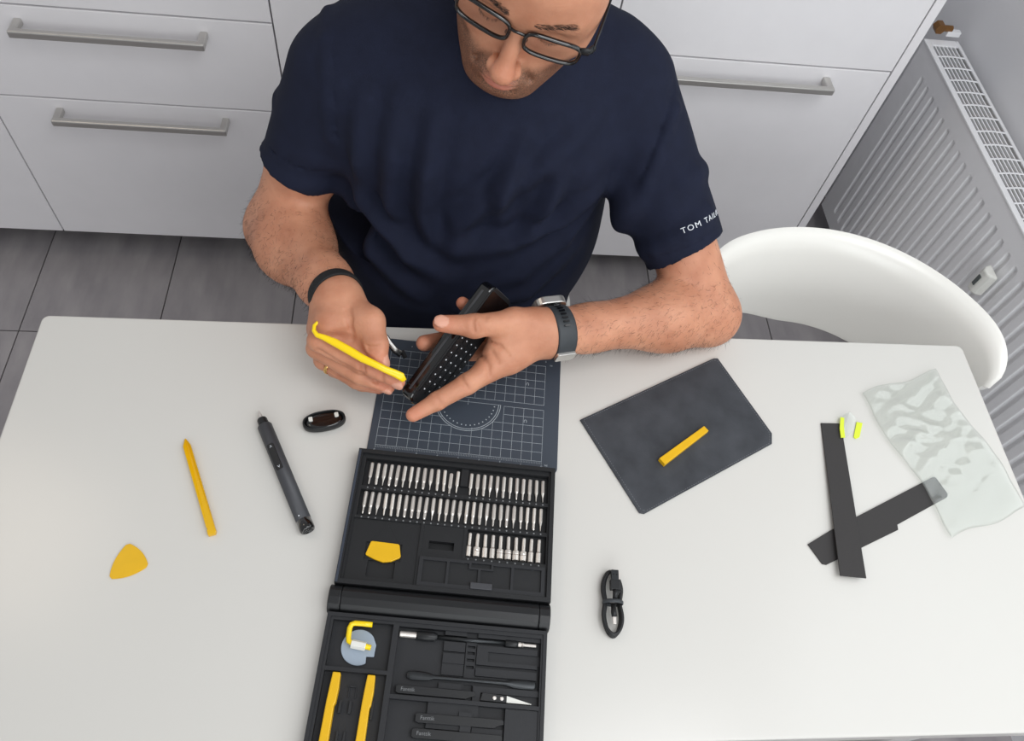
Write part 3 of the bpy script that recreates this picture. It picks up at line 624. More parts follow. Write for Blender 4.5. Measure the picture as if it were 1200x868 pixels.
# clear adhesive liner with two neon tabs
tp = empty('clear_tab_sheet', tuple(at(992, 497, TZ)), 0, 'small clear film with two neon yellow green pull tabs', 'film')
c0 = at(992, 497, TZ)
def loc(px, py, z): p = at(px, py, TZ+z)-c0; return (p[0], p[1], z)
MB().add([loc(984, 488, .0045), loc(996, 482, .006), loc(1003, 490, .005), (loc(1001, 503, .0042)), loc(992, 513, .004), loc(985, 512, .004)], [(0, 1, 2, 3, 4, 5)]).build('film', M_FILM, tp).modifiers.new('t', 'SOLIDIFY').thickness = .0002
for q in ([(984.5, 489), (989, 490), (988.5, 500), (990, 513), (985, 513), (983.5, 502)], [(1005, 493), (1012, 494.5), (1008.5, 511), (1004, 513), (1001.5, 511)]):
    MB().prism([loc(*p, .004)[:2] for p in q], .0042 if q[0][0] < 990 else .0004, .0054 if q[0][0] < 990 else .0016).build('pull_tab', M_GREEN, tp, bevel=.0003)
# plastic bag
C4 = [at(*p, TZ)[:2] for p in ((1006, 462), (1092, 436), (1187, 590), (1116, 632))]
C4[2] = np.array((.767, .345))
n1, n2 = 40, 64; vs = []; wv = [(rng.uniform(-1, 1, 2)*rng.uniform(60, 190), rng.uniform(0, 6.28), rng.uniform(.4, 1)) for _ in range(14)]
for j in range(n2+1):
    for i in range(n1+1):
        s, t = i/n1, j/n2; p = (C4[0]*(1-s)+C4[1]*s)*(1-t)+(C4[3]*(1-s)+C4[2]*s)*t
        w = sum(a_*(1-abs(math.sin(k_@p+f_))) for k_, f_, a_ in wv)/len(wv)
        amp = .019*math.exp(-((t-.38)/.28)**2)+.0018
        z = .0042+amp*max(0, w-.18)*(min(1, 6*s, 6*(1-s))**.5)+.0012*abs(math.sin(17*t+5*s))
        p = p+np.array((.004*math.sin(9*t+2), .003*math.sin(8*s)))
        vs.append((p[0]-.68, p[1]-.42, z))
bag = MB().add(vs, [(j*(n1+1)+i, j*(n1+1)+i+1, (j+1)*(n1+1)+i+1, (j+1)*(n1+1)+i) for j in range(n2) for i in range(n1)]).build('plastic_bag', M_FILM, smooth=True); bag.location = (.68, .42, TZ)
bag.modifiers.new('thick', 'SOLIDIFY').thickness = .00015
tag(bag, 'crumpled clear plastic bag at the right edge of the table', 'plastic bag')
# coiled cable
cb_ = at(716, 708, TZ)
co = empty('usb_cable', tuple(cb_), 0, 'short black usb cable coiled and tied on the table', 'cable')
co.rotation_euler[2] = math.radians(-4)
pts = []; turns = 3.0
for i in range(180):
    t = i/179*turns*2*math.pi; k = i/179
    x_ = .0120*math.sin(t)*(1-.10*math.sin(2.1*k*6)); y_ = .036*math.cos(t)*(1-.05*k); pinch = 1-.30*math.exp(-(y_/.012)**2)
    pts.append((x_*pinch, y_, .0032+.0028*k*turns/1.4+.001*math.sin(t*1.3)))
MB().sweep(pts, .0021, n=8).build('cord', M_BLACKP, co, smooth=True)
MB().sweep([(.001, -.001, .013), (.002, .007, .014), (.0035, .012, .0148)], [.0022, .003, .0045], n=10).build('strain_relief', M_BLACKP, co, smooth=True)
pg = MB().box((-.0035, .012, .0105), (.0075, .0235, .0175)).build('plug_body', M_BLACKP, co, bevel=.0008)
MB().box((-.0020, .0235, .0115), (.0062, .0345, .0165)).build('plug_shell', M_DARKSTEEL, pg, bevel=.0003)
for x_ in (.0002, .0040): MB().box((x_-.0007, .0285, .0166), (x_+.0007, .0299, .0167)).build('contact_hole', M_GLOSS, pg)
MB().box((.0063, .0240, .0116), (.0078, .0342, .0160)).build('shell_edge', M_BIT, pg)
MB().sweep([(.0, -.002, .011), (.0002, -.012, .0115), (.0008, -.016, .0115)], [.0025, .0032, .0032], n=10).build('small_plug', M_BLACKP, co, smooth=True)
MB().box((-.0014, -.0245, .0100), (.0024, -.0165, .0128)).build('small_plug_tip', M_BIT, co, bevel=.0005)
MB().sweep([(.0112*math.cos(q), -.0005, .009+.0085*math.sin(q)) for q in np.linspace(0, 2*math.pi, 25)[:24]], .0008, .0022, n=8, closed=True, up=(0, 1, 0)).build('tie', M_RUBBER, co, smooth=True)
# ------------------------------------------------------------------ the man
man = empty('person', (.055, .80, 0), 0, 'seated person in a navy t-shirt and glasses, prying open a black phone', 'person')
def to_man(o): o.parent = man; o.matrix_parent_inverse = Matrix.Translation((-.055, -.80, 0)); return o
HC = np.array((.101, .739, 1.184)); HS = .95
HL, HF = np.array((.953, -.2155, -.213)), np.array((-.268, -.927, -.262))
HL /= np.linalg.norm(HL); HF -= HL*(HF@HL); HF /= np.linalg.norm(HF); HU = np.cross(HL, HF)
if HU[2] < 0: HU = -HU
HB = [HL, HF, HU]
def hp(l, f, u): return HC+HS*(HL*l+HF*f+HU*u)
LS, RS = np.array((.239, .798, .995)), np.array((-.114, .786, .997))
LE, RE = np.array((.372, .604, .7955)), np.array((-.207, .744, .772))
LW, RW = at(652, 389, .832), at(396, 349, .858)
NB = np.array((.080, .845, 1.030))
lp = lambda a, b, t: np.array(a)+(np.array(b)-np.array(a))*t

# fingers: photograph positions with their heights
Rw = RW
R_MCP = [at(386, 376, .862), at(378, 381, .848), at(374, 386, .832), at(376, 390, .816)]
R_F = [[R_MCP[0], at(373, 399, .848), at(424, 427, .838), at(467, 447, .826)],
       [R_MCP[1], at(371, 408, .826), at(420, 440, .818), at(455, 453, .811)],
       [R_MCP[2], at(379, 422, .806), at(418, 446, .800), at(447, 453, .797)],
       [R_MCP[3], at(392, 432, .790), at(424, 450, .785), at(444, 455, .783)]]
R_FR = [[.0135, .0125, .0108, .0082], [.013, .0118, .0105, .0082], [.0125, .0112, .010, .0078], [.011, .0098, .0085, .007]]
R_T = [at(404, 357, .860), at(433, 377, .868), at(441, 403, .860), at(446, 424, .848)]; R_TR = [.0165, .0160, .0135, .0092]
L_T = [at(637, 378, .845), at(602, 377, .858), at(556, 382, .874), at(517, 379, .878)]; L_TR = [.0185, .0150, .0135, .0098]
L_MCP = [at(594, 421, .824), at(600, 412, .802), at(606, 402, .790), at(612, 392, .786)]
L_F = [[L_MCP[0], at(547, 450, .818), at(512, 470, .811), at(484, 486, .804)],
       [L_MCP[1], at(552, 412, .786), at(522, 398, .802), at(497, 402, .822)],
       [L_MCP[2], at(570, 395, .784), at(541, 378, .812), at(522, 378, .838)],
       [L_MCP[3], at(580, 380, .792), at(556, 368, .826), at(542, 355, .856)]]
L_FR = [[.0155, .0125, .0108, .0084], [.0145, .0112, .0108, .0098], [.0140, .0105, .0098, .0088], [.0125, .0100, .0092, .0078]]

B = SDF((-.31, .42, .60), (.48, 1.0, 1.32), .0018)
# torso
B.cone((.05, .80, .62), .150, (.06, .80, .93), .160, .02, sc=(1, 1.4, 1))
B.cone(LS+(-.02, .005, -.01), .052, RS+(.02, .005, -.01), .052, .06)
B.cone(NB, .062, lp(LS, NB, .25)+(0, .01, .02), .04, .04); B.cone(NB, .062, lp(RS, NB, .25)+(0, .01, .02), .04, .04)
# arms
B.cone(LS, .050, lp(LS, LE, .5), .046, .02); B.cone(lp(LS, LE, .5), .046, LE, .040, .02)
B.cone(RS, .050, lp(RS, RE, .5), .047, .02); B.cone(lp(RS, RE, .5), .047, RE, .043, .02)
B.cone(LE+(.004, .0, -.002), .040, lp(LE, LW, .30)+(0, .0, .004), .0405, .02); B.cone(lp(LE, LW, .30)+(0, 0, .004), .0405, lp(LE, LW, .82), .0275, .03); B.cone(lp(LE, LW, .8), .0275, LW, .0265, .02, sc=(1, 1, 1.12))
B.cone(RE, .043, lp(RE, RW, .28), .0475, .03); B.cone(lp(RE, RW, .28), .0475, lp(RE, RW, .80), .0305, .03); B.cone(lp(RE, RW, .8), .0305, RW, .0275, .02, sc=(1, 1, 1.08))
# right hand
for i, f in enumerate(R_F):
    B.cone(lp(RW, f[0], .05), .019, f[0], R_FR[i][0]+.001, .016)
for i, f in enumerate(R_F): B.chain(f, R_FR[i], .0035)
B.cone(RW, .020, R_T[1], .0165, .016); B.chain(R_T[1:], R_TR[1:], .005)
B.cone(R_T[1], .012, R_MCP[0], .012, .014); B.cone(at(394, 390, .842), .012, at(424, 396, .846), .011, .014); B.cone(at(396, 398, .838), .010, at(428, 412, .840), .009, .010)
# left hand
for i, f in enumerate(L_F): B.cone(LW, .021, f[0], L_FR[i][0], .018)
for i, f in enumerate(L_F): B.chain(f, L_FR[i], .004)
B.cone(LW, .021, L_T[1], L_TR[1], .018); B.chain(L_T[1:], L_TR[1:], .006)
B.cone(lp(L_T[0], L_T[1], .4), .014, lp(LW, L_MCP[0], .8), .013, .02); B.cone(L_T[1], .009, L_MCP[0], .010, .018); B.cone(at(588, 390, .846), .010, at(574, 424, .822), .011, .020); B.cone(at(606, 392, .838), .014, at(590, 415, .822), .014, .020)
# nails: shallow steps
NAILS = []
def nail(tip, prev, n, w=.0062, l=.0068, r=.0085):
    t = (tip-prev)/np.linalg.norm(tip-prev); n = n-t*(n@t); n /= np.linalg.norm(n); s = np.cross(t, n)
    c = tip+t*.0012+n*(r-.0022); NAILS.append((c, t, s, n, w, l))
    B.ell(c, (w, l, .0026), .0012, B=[s, t, n])
toC = -AF
def surf(G, px, py, d0=.55):
    """first point of the modelled surface on the line of sight through a photograph position"""
    d = AR*(px-600)/FPX - AU*(py-434)/FPX + AF; t = d0
    while t < 1.2:
        i_ = ((CAM+d*t-G.lo)/G.h).astype(int)
        if (i_ >= 0).all() and (i_ < G.n).all() and G.a[tuple(i_)] < 0: return CAM+d*t
        t += .0006
    return None
def crease(G, pts, r=.0011, k=.004, op='s', lift=0.0):
    q = [surf(G, *p) for p in pts]
    q = [p-lift*AF for p in q if p is not None]
    for a_, b_ in zip(q[:-1], q[1:]):
        if np.linalg.norm(a_-b_) < .05: G.cone(a_, r, b_, r, k, op)
for cr, r_ in (([(409, 360), (411, 374), (412, 386), (413, 398)], .0015), ([(404, 364), (408, 376), (411, 386)], .0009), ([(374, 410), (388, 418), (404, 427), (422, 437), (440, 447), (453, 454)], .0016), ([(380, 428), (396, 438), (414, 448), (432, 454)], .0015),
               ([(424, 419), (422, 427), (424, 434)], .0009), ([(428, 421), (426, 429), (428, 436)], .0008), ([(449, 434), (447, 441), (449, 447)], .0008), ([(431, 405), (438, 407), (446, 405)], .0008), ([(432, 410), (439, 412), (446, 410)], .0008),
               ([(571, 369), (568, 378), (571, 388)], .0009), ([(566, 369), (563, 378), (566, 388)], .0008), ([(556, 371), (554, 379), (556, 388)], .0008), ([(540, 440), (543, 448), (549, 456)], .0010), ([(510, 461), (513, 468), (518, 475)], .0009),
               ([(558, 412), (566, 418), (572, 428), (573, 440)], .0013), ([(566, 404), (576, 412), (584, 424)], .0010), ([(573, 398), (586, 406), (596, 416)], .0008)): crease(B, cr, r_, .0045)
nail(R_F[0][3], R_F[0][2], toC*.55-AU*.8); nail(R_F[1][3], R_F[1][2], toC*.3-AU*.9, .0055, .006)
nail(L_T[3], L_T[2], toC*.85+AU*.25-AR*.1, .0078, .0088, .0105); nail(R_T[3], R_T[2], toC*.3+AR*.9, .007, .008, .0095)
# head
E_ = lambda c, r, k, op='u': B.ell(hp(*c), np.array(r)*HS, k*HS, HB, op)
C_ = lambda p, r1, q, r2, k, op='u': B.cone(hp(*p), r1*HS, hp(*q), r2*HS, k*HS, op)
E_((0, -.008, .036), (.0775, .100, .088), .02)
E_((0, .030, -.040), (.0690, .063, .082), .03)
for s in (-1, 1):
    C_((s*.055, -.004, -.064), .018, (s*.024, .068, -.102), .018, .03)
    E_((s*.050, .058, -.024), (.021, .021, .019), .022); E_((s*.052, .040, .006), (.022, .036, .034), .02)
    C_((s*.048, .074, .017), .008, (s*.012, .090, .017), .0085, .014)
E_((0, .077, -.104), (.026, .018, .018), .018)
E_((0, .074, -.074), (.036, .028, .026), .018)
E_((0, .055, .045), (.058, .042, .040), .03)
for s in (-1, 1):
    E_((s*.031, .101, -.003), (.017, .016, .012), .012, 's')
    E_((s*.031, .0755, -.002), (.0145, .0135, .0125), .005)
C_((0, .088, .006), .0085, (0, .114, -.042), .0098, .012)
E_((0, .116, -.045), (.0125, .0115, .0105), .008)
for s in (-1, 1):
    E_((s*.0125, .104, -.049), (.0072, .0105, .0075), .006)
    E_((s*.0065, .110, -.0560), (.0034, .0055, .0038), .003, 's')
    C_((s*.020, .098, -.052), .002, (s*.031, .086, -.074), .0015, .010, 's')
E_((0, .0990, -.0728), (.0205, .0090, .0060), .005); E_((0, .0970, -.0838), (.0180, .0098, .0070), .005)
for a, b in (((-.025, .088, -.0785), (-.010, .1050, -.0780)), ((-.010, .1050, -.0780), (.010, .1050, -.0780)), ((.010, .1050, -.0780), (.025, .088, -.0785))): C_(a, .0012, b, .0012, .004, 's')
C_((-.013, .0985, -.0925), .004, (.013, .0985, -.0925), .004, .010, 's')
for s in (-1, 1):
    E_((s*.078, -.012, -.004), (.0065, .018, .032), .008)
    E_((s*.085, -.008, -.002), (.0045, .010, .018), .005, 's')
B.cone(hp(0, -.022, -.055), .054, NB, .060, .03)
V, F = B.net(); del B
bm_ = np_mesh('body', V, F)
# colour masks: beard, lips and nails, brows
D = (V-HC)/HS; l, f_, u = D@HL, D@HF, D@HU
ss = lambda a, b, x: np.clip((x-a)/(b-a), 0, 1)**2*(3-2*np.clip((x-a)/(b-a), 0, 1))
near = (np.linalg.norm(D, axis=1) < .19)
cheek = -.056+.030*ss(.040, .066, np.abs(l))
beard = ss(.010, -.010, u-cheek)*ss(-.15, -.125, u)*ss(-.03, .0, f_)*near
beard *= 1-.55*np.exp(-((l)/.02)**2-((u+.097)/.007)**2)*0
lip = np.exp(-((l/.0165)**4))*np.exp(-(((u+.0785)/.0100)**4))*(f_ > .088)*near
beard = beard*(1-lip)
nl = np.zeros(len(V))
for c, t, s, n, w, ll in NAILS:
    d = V-c; q = (d@s/w)**2+(d@t/ll)**2; nl = np.maximum(nl, (q < 1.0)*(np.abs(d@n) < .006)*(d@n > -.0015))
brow = np.exp(-((u-(.0215+.004*np.sin(np.abs(l)*40)))/.0042)**2)*ss(.008, .016, np.abs(l))*ss(.056, .046, np.abs(l))*(f_ > .05)*near
red = np.zeros(len(V))
for ch_ in R_F+L_F+[R_T, L_T]:
    red = np.maximum(red, np.exp(-(np.linalg.norm(V-ch_[-1], axis=1)/.016)**2))
red = np.maximum(red, .5*np.exp(-(np.linalg.norm(V-hp(0, .118, -.046), axis=1)/.016)**2))
ca = bm_.color_attributes.new('mask', 'FLOAT_COLOR', 'POINT')
ca.data.foreach_set('color', np.stack([beard, lip, nl, brow], 1).astype(np.float32).ravel())
cb2 = bm_.color_attributes.new('flush', 'FLOAT_COLOR', 'POINT')
cb2.data.foreach_set('color', np.stack([red, red, red, red*0+1], 1).astype(np.float32).ravel())

sk = bpy.data.materials.new('skin'); sk.use_nodes = True; nt = sk.node_tree; bs = nt.nodes['Principled BSDF']; N_ = nt.nodes.new; K_ = nt.links.new
bs.inputs['Roughness'].default_value = .48; bs.inputs['Specular IOR Level'].default_value = .35
bs.inputs['Subsurface Weight'].default_value = .10; bs.inputs['Subsurface Radius'].default_value = (.012, .004, .002); bs.inputs['Subsurface Scale'].default_value = .5
am = N_('ShaderNodeVertexColor'); am.layer_name = 'mask'; af_ = N_('ShaderNodeVertexColor'); af_.layer_name = 'flush'; sep = N_('ShaderNodeSeparateColor'); K_(am.outputs['Color'], sep.inputs[0])
tc = N_('ShaderNodeTexCoord')
def noise(sc, det=4):
    n = N_('ShaderNodeTexNoise'); n.inputs['Scale'].default_value = sc; n.inputs['Detail'].default_value = det; K_(tc.outputs['Object'], n.inputs['Vector']); return n
def mix(fac, a, b):
    m = N_('ShaderNodeMix'); m.data_type = 'RGBA'
    for s_, v in ((0, fac), (6, a), (7, b)):
        if isinstance(v, (int, float, tuple)): m.inputs[s_].default_value = v
        else: K_(v, m.inputs[s_])
    return m.outputs[2]
def mth(op, a, b):
    m = N_('ShaderNodeMath'); m.operation = op
    for i, v in enumerate((a, b)):
        if isinstance(v, (int, float)): m.inputs[i].default_value = v
        else: K_(v, m.inputs[i])
    return m.outputs[0]
n1_ = noise(28, 5); rp = N_('ShaderNodeValToRGB'); rp.color_ramp.elements[0].position = .3; rp.color_ramp.elements[1].position = .72
rp.color_ramp.elements[0].color = lin(182, 122, 94); rp.color_ramp.elements[1].color = lin(208, 150, 120); K_(n1_.outputs[0], rp.inputs[0])
c_ = mix(mth('MULTIPLY', af_.outputs['Color'], .45), rp.outputs[0], lin(214, 128, 104))
nb = noise(900, 2); st_ = N_('ShaderNodeValToRGB'); st_.color_ramp.elements[0].position = .38; st_.color_ramp.elements[1].position = .62; K_(nb.outputs[0], st_.inputs[0])
c_ = mix(mth('MULTIPLY', sep.outputs[0], mth('ADD', .42, mth('MULTIPLY', st_.outputs[0], .44))), c_, lin(58, 46, 38))
c_ = mix(mth('MULTIPLY', sep.outputs[1], .65), c_, lin(176, 96, 86))
c_ = mix(mth('MULTIPLY', sep.outputs[2], .55), c_, lin(226, 176, 156))
K_(c_, bs.inputs['Base Color'])
bp = N_('ShaderNodeBump'); bp.inputs['Strength'].default_value = .34; bp.inputs['Distance'].default_value = .0012
nw = noise(420, 4); K_(nw.outputs[0], bp.inputs['Height']); K_(bp.outputs[0], bs.inputs['Normal'])
body = to_man(link_mesh('body', bm_, sk))

# t-shirt
T = SDF((-.32, .52, .58), (.46, 1.02, 1.16), .0028)
T.cone((.05, .80, .60), .182, (.052, .805, .80), .186, .03, sc=(1, 1.32, 1)); T.cone((.052, .805, .80), .186, (.062, .80, .94), .180, .03, sc=(1, 1.35, 1))
T.ell((.048, .765, .745), (.165, .140, .14), .06)
T.ell((-.02, .720, .935), (.085, .050, .07), .05); T.ell((.13, .720, .935), (.085, .050, .07), .05)
T.cone(LS+(-.02, .0, -.012), .060, RS+(.02, .0, -.012), .060, .06)
T.cone(NB+(0, .0, -.005), .070, lp(LS, NB, .2)+(0, .005, .022), .048, .05); T.cone(NB+(0, 0, -.005), .070, lp(RS, NB, .2)+(0, .005, .022), .048, .05)
LH, RH = lp(LS, LE, .70), lp(RS, RE, .54)
T.cone(LS, .060, lp(LS, LE, .80), .0525, .022); T.cone(RS, .060, lp(RS, RE, .70), .0535, .022)
def ridge(pts, w, h):
    """soft cloth fold along a polyline"""
    for i in range(len(pts)-1): T.cone(pts[i], w, pts[i+1], w*.8, h)
def front(x, z, off=0):
    """point just under the shirt front at (x, z)"""
    i, k = int((x-T.lo[0])/T.h), int((z-T.lo[2])/T.h); colm = T.a[i, :, k]; j = int(np.argmax(colm < 0)); return np.array((x, T.lo[1]+j*T.h+off, z))
folds = [([(.185, 1.02), (.13, .98), (.075, .935), (.035, .885), (.03, .85)], .016, .022, .0050), ([(-.035, 1.03), (-.045, .97), (-.052, .91), (-.045, .86), (-.02, .82)], .015, .020, .0085),
         ([(-.078, 1.02), (-.085, .95), (-.08, .89), (-.06, .84)], .013, .018, .0045), ([(.0, 1.02), (-.008, .96), (-.012, .90), (0, .85)], .013, .020, .0045), ([(.205, .93), (.165, .885), (.10, .855), (.03, .845)], .014, .018, .0050), ([(.21, .88), (.175, .835), (.12, .80), (.06, .785)], .013, .018, .0075),
         ([(-.105, .92), (-.075, .865), (-.03, .825), (.02, .81)], .014, .018, .0050), ([(-.115, .87), (-.075, .805), (-.015, .77)], .013, .018, .0045), ([(.195, .82), (.13, .775), (.04, .76)], .014, .018, .0050), ([(.105, 1.01), (.082, .95), (.085, .89)], .012, .020, .0045), ([(.15, .97), (.14, .92), (.12, .87)], .012, .018, .004)]
fp_ = [([front(x, z, off) for x, z in ps], w, k) for ps, w, k, off in folds]
for sm_p in ([(793, 92), (786, 120), (776, 150), (764, 180), (752, 210), (742, 240), (737, 264)], [(389, 4), (387, 40), (388, 80), (390, 120), (393, 160), (394, 195)]): crease(T, sm_p, .0016, .006)
for sm_p in ([(800, 92), (793, 122), (783, 152), (771, 183), (759, 213), (748, 243)], [(383, 10), (381, 45), (382, 84), (384, 122), (387, 160)]): crease(T, sm_p, .004, .010, 'u', -.0025)
for c, r in ((lp(LS, LE, .45)+(-.055, -.02, -.012), .02), ): T.ell(c, (r*.7, r, r*1.6), .03)
# sleeve wrinkles
for ax0, ax1, r0, ts in ((LS, LE, .062, (.30, .45, .58)), (RS, RE, .062, (.25, .40, .52))):
    d = (ax1-ax0)/np.linalg.norm(ax1-ax0); e1 = np.cross(d, (0, -.8, .6)); e1 /= np.linalg.norm(e1); e2 = np.cross(d, e1)
    for q, t in enumerate(ts):
        pts = [lp(ax0, ax1, t+.05*math.sin(a_+q))+(e1*math.cos(a_)+e2*math.sin(a_))*(r0-.012*t-.0075) for a_ in np.linspace(q*2, q*2+2.4, 7)]
        ridge(pts, .0085, .016)
for sm_p in ([(756, 299), (775, 299), (795, 294), (815, 285), (829, 275)], [(317, 172), (333, 186), (352, 196), (372, 201), (388, 201)]): crease(T, sm_p, .0009, .003)
# openings: sleeve ends, neck, hem
for ax0, ax1, h0, tt in ((LS, LE, LH, .70), (RS, RE, RH, .54)):
    n = (ax1-ax0)/np.linalg.norm(ax1-ax0); bb = .10
    n2 = n + (np.array((.0, .10, .10)) if ax0 is RS else np.array((.12, 0, .05)))
    T.half(h0, n2, np.minimum(h0, ax1)-bb*.8, np.maximum(h0, ax1)+bb*.8) if False else None
    inner = lp(ax0, ax1, tt-.14)
    lo2, hi2 = h0-.085, h0+.085
    T.half(h0, n2, lo2, hi2)
    T.cone(inner, .0490, lp(ax0, ax1, 1.0), .0485, .004, 's')
T.cone(hp(0, -.022, -.055), .0585, NB+(0, -.004, .005), .0665, .004, 's')
V, F = T.net(); del T
# soft folds of the worn cloth, raised along the lines and sunk beside them
shm = np_mesh('t', V, F); NO = np.empty(len(V)*3, np.float32); shm.vertex_normals.foreach_get('vector', NO); NO = NO.reshape(-1, 3); bpy.data.meshes.remove(shm)
disp = np.zeros(len(V))
for ps, w, k in fp_:
    best = np.full(len(V), 9.); tt = np.zeros(len(V)); n_ = len(ps)-1
    for q in range(n_):
        a_, b_ = ps[q], ps[q+1]; ab = b_-a_; t = np.clip(((V-a_)@ab)/(ab@ab), 0, 1); d_ = np.linalg.norm(V-a_-t[:, None]*ab, axis=1)
        u_ = d_ < best; best = np.where(u_, d_, best); tt = np.where(u_, (q+t)/n_, tt)
    g_ = w*.85; fade = np.sin(np.pi*np.clip(tt*.9+.05, 0, 1))**.7
    disp += .0120*fade*(np.exp(-(best/g_)**2)-.55*np.exp(-((best-2.0*g_)/g_)**2))
V = V+NO*disp[:, None]
# fine unevenness
wv2 = [(rng.normal(0, 1, 3)*np.array((34, 20, 18)), rng.uniform(0, 6.28)) for _ in range(10)]
dv = sum(np.sin(V@k_+p_+1.5*np.sin(V@wv2[(i_+3) % 10][0]*.6)) for i_, (k_, p_) in enumerate(wv2))/10
V = V + np.stack([dv*.3, -np.abs(dv)*.9, dv*.3], 1)*.006*ss(.60, .75, V[:, 2])[:, None]
shm = np_mesh('t_shirt', V, F); shirt = to_man(link_mesh('t_shirt', shm, M_SHIRT))
s_ = shirt.modifiers.new('smooth', 'SMOOTH'); s_.factor = .5; s_.iterations = 6
# hems: raised seam rings on the sleeves
def ring_around(c, n, r, rx_, ry_, name, m, N=64, e=None, squash=1.0):
    n = np.array(n)/np.linalg.norm(n); e1 = np.cross(n, (0, 0, 1.)) if e is None else np.array(e)-n*(np.array(e)@n); e1 /= np.linalg.norm(e1); e2 = np.cross(n, e1)
    return MB().sweep([c+r*(e1*math.cos(q)+e2*math.sin(q)*squash) for q in np.linspace(0, 2*math.pi, N+1)[:N]], rx_, ry_, n=10, closed=True, up=n, flat=.6).build(name, m, smooth=True)

# trousers and shoes
J = SDF((-.25, .28, .04), (.36, 1.02, .72), .005)
J.cone((.05, .83, .545), .150, (.05, .81, .62), .150, .02, sc=(1, 1.3, 1))
J.cone((-.03, .80, .535), .088, (-.09, .42, .555), .068, .03); J.cone((.13, .80, .535), .088, (.19, .42, .555), .068, .03)
J.cone((-.09, .42, .545), .066, (-.10, .46, .10), .052, .02); J.cone((.19, .42, .545), .066, (.20, .46, .10), .052, .02)
V, F = J.net(); del J
to_man(link_mesh('trousers', np_mesh('trousers', V, F), M_JEANS))
for x_ in (-.10, .20):
    q = SDF((x_-.06, .26, 0.0), (x_+.06, .56, .13), .004); q.cone((x_, .49, .045), .042, (x_, .34, .032), .034, .02); q.cone((x_, .47, .06), .044, (x_, .46, .10), .046, .02)
    q.half((0, 0, .003), (0, 0, -1), (x_-.06, .26, 0), (x_+.06, .56, .13)); V, F = q.net(); to_man(link_mesh('shoe', np_mesh('shoe', V, F), M_SHOE))
# hair cap
Hh = SDF(HC-.17, HC+.17, .003); Hh.ell(hp(0, -.014, .042), (.083, .106, .092), .01, HB)
Hh.ell(hp(0, .085, .005), (.075, .066, .062), .015, HB, 's'); Hh.ell(hp(0, .03, -.09), (.12, .09, .085), .01, HB, 's')
for s in (-1, 1): Hh.ell(hp(s*.085, -.01, -.01), (.016, .026, .042), .006, HB, 's')
V, F = Hh.net(); V = V + rng.normal(0, .0007, V.shape)
hair = to_man(link_mesh('hair', np_mesh('hair', V, F), M_HAIR))

# body hair: short fine strands on forearms, brows
bpy.context.view_layer.update()
def strands(name, roots, dirs, lens, w, m):
    n = len(roots); side = np.cross(dirs, rng.normal(0, 1, (n, 3))); side /= np.linalg.norm(side, axis=1)[:, None]
    mid = roots+dirs*lens[:, None]*.5; tip = roots+dirs*lens[:, None]
    Vv = np.concatenate([roots-side*w, roots+side*w, mid+side*w*.8, mid-side*w*.8, tip]); i = np.arange(n)
    Ff = np.concatenate([np.stack([i, i+n, i+2*n], 1), np.stack([i, i+2*n, i+3*n], 1), np.stack([i+3*n, i+2*n, i+4*n], 1)])
    return link_mesh(name, np_mesh(name, Vv, Ff), m)
nv = len(bm_.vertices); co_ = np.empty(nv*3, np.float32); bm_.vertices.foreach_get('co', co_); co_ = co_.reshape(-1, 3); no_ = np.empty(nv*3, np.float32); bm_.vertex_normals.foreach_get('vector', no_); no_ = no_.reshape(-1, 3)
def pick(mask, n): ix = np.flatnonzero(mask); return rng.choice(ix, min(n, len(ix)), replace=False)
rts, drs, lns = [], [], []
for e_, w_, sd, n, drop in ((LE, LW, LS, 1700, np.array((0, -.2, -.5))), (RE, RW, RS, 1900, np.array((-.3, -.1, -.5)))):
    ax = w_-e_; L2 = ax@ax; t = ((co_-e_)@ax)/L2; rad = np.linalg.norm(co_-e_-t[:, None]*ax, axis=1)
    ix = pick((t > -.12) & (t < .97) & (rad < .06) & (co_[:, 2] > TZ+.012) & ((no_@np.array((0, -.5, .6))) > -.35), n)
    d = ax/np.sqrt(L2)*.7+no_[ix]*.42+drop*.55+rng.normal(0, .28, (len(ix), 3)); d /= np.linalg.norm(d, axis=1)[:, None]
    rts.append(co_[ix]); drs.append(d); lns.append(rng.uniform(.005, .012, len(ix)))
    ax2 = e_-sd; t2 = ((co_-sd)@ax2)/(ax2@ax2); rad2 = np.linalg.norm(co_-sd-t2[:, None]*ax2, axis=1)
    ix = pick((t2 > .66) & (t2 < 1) & (rad2 < .056), 260); d = ax2/np.linalg.norm(ax2)*.8+no_[ix]*.4+rng.normal(0, .25, (len(ix), 3)); d /= np.linalg.norm(d, axis=1)[:, None]
    rts.append(co_[ix]); drs.append(d); lns.append(rng.uniform(.004, .009, len(ix)))
ah = strands('arm_hair', np.concatenate(rts), np.concatenate(drs), np.concatenate(lns), .00011, M_HAIR); to_man(ah); tag(ah, kind='stuff')
ix = rng.choice(np.flatnonzero(brow > .45), 520); sgn = np.sign(l[ix])[:, None]
d = HL*sgn*.9+HU*.25+no_[ix]*.25+rng.normal(0, .15, (len(ix), 3)); d /= np.linalg.norm(d, axis=1)[:, None]
eb = strands('eyebrows', co_[ix], d, rng.uniform(.004, .007, len(ix)), .00016, M_HAIR); to_man(eb); tag(eb, kind='stuff')
# eyelashes: dark line of short strands along the lowered lids
rts = []; 
for s in (-1, 1):
    for q in np.linspace(-1, 1, 45): rts.append(hp(s*.031+.0125*q, .0885-.0045*q*q, -.0085+.003*q*q))
rts = np.array(rts); d = np.tile(HF*.8-HU*.6, (len(rts), 1))+rng.normal(0, .15, (len(rts), 3)); d /= np.linalg.norm(d, axis=1)[:, None]
el = strands('eyelashes', rts, d, np.full(len(rts), .0035), .00018, M_HAIR); to_man(el); tag(el, kind='stuff')

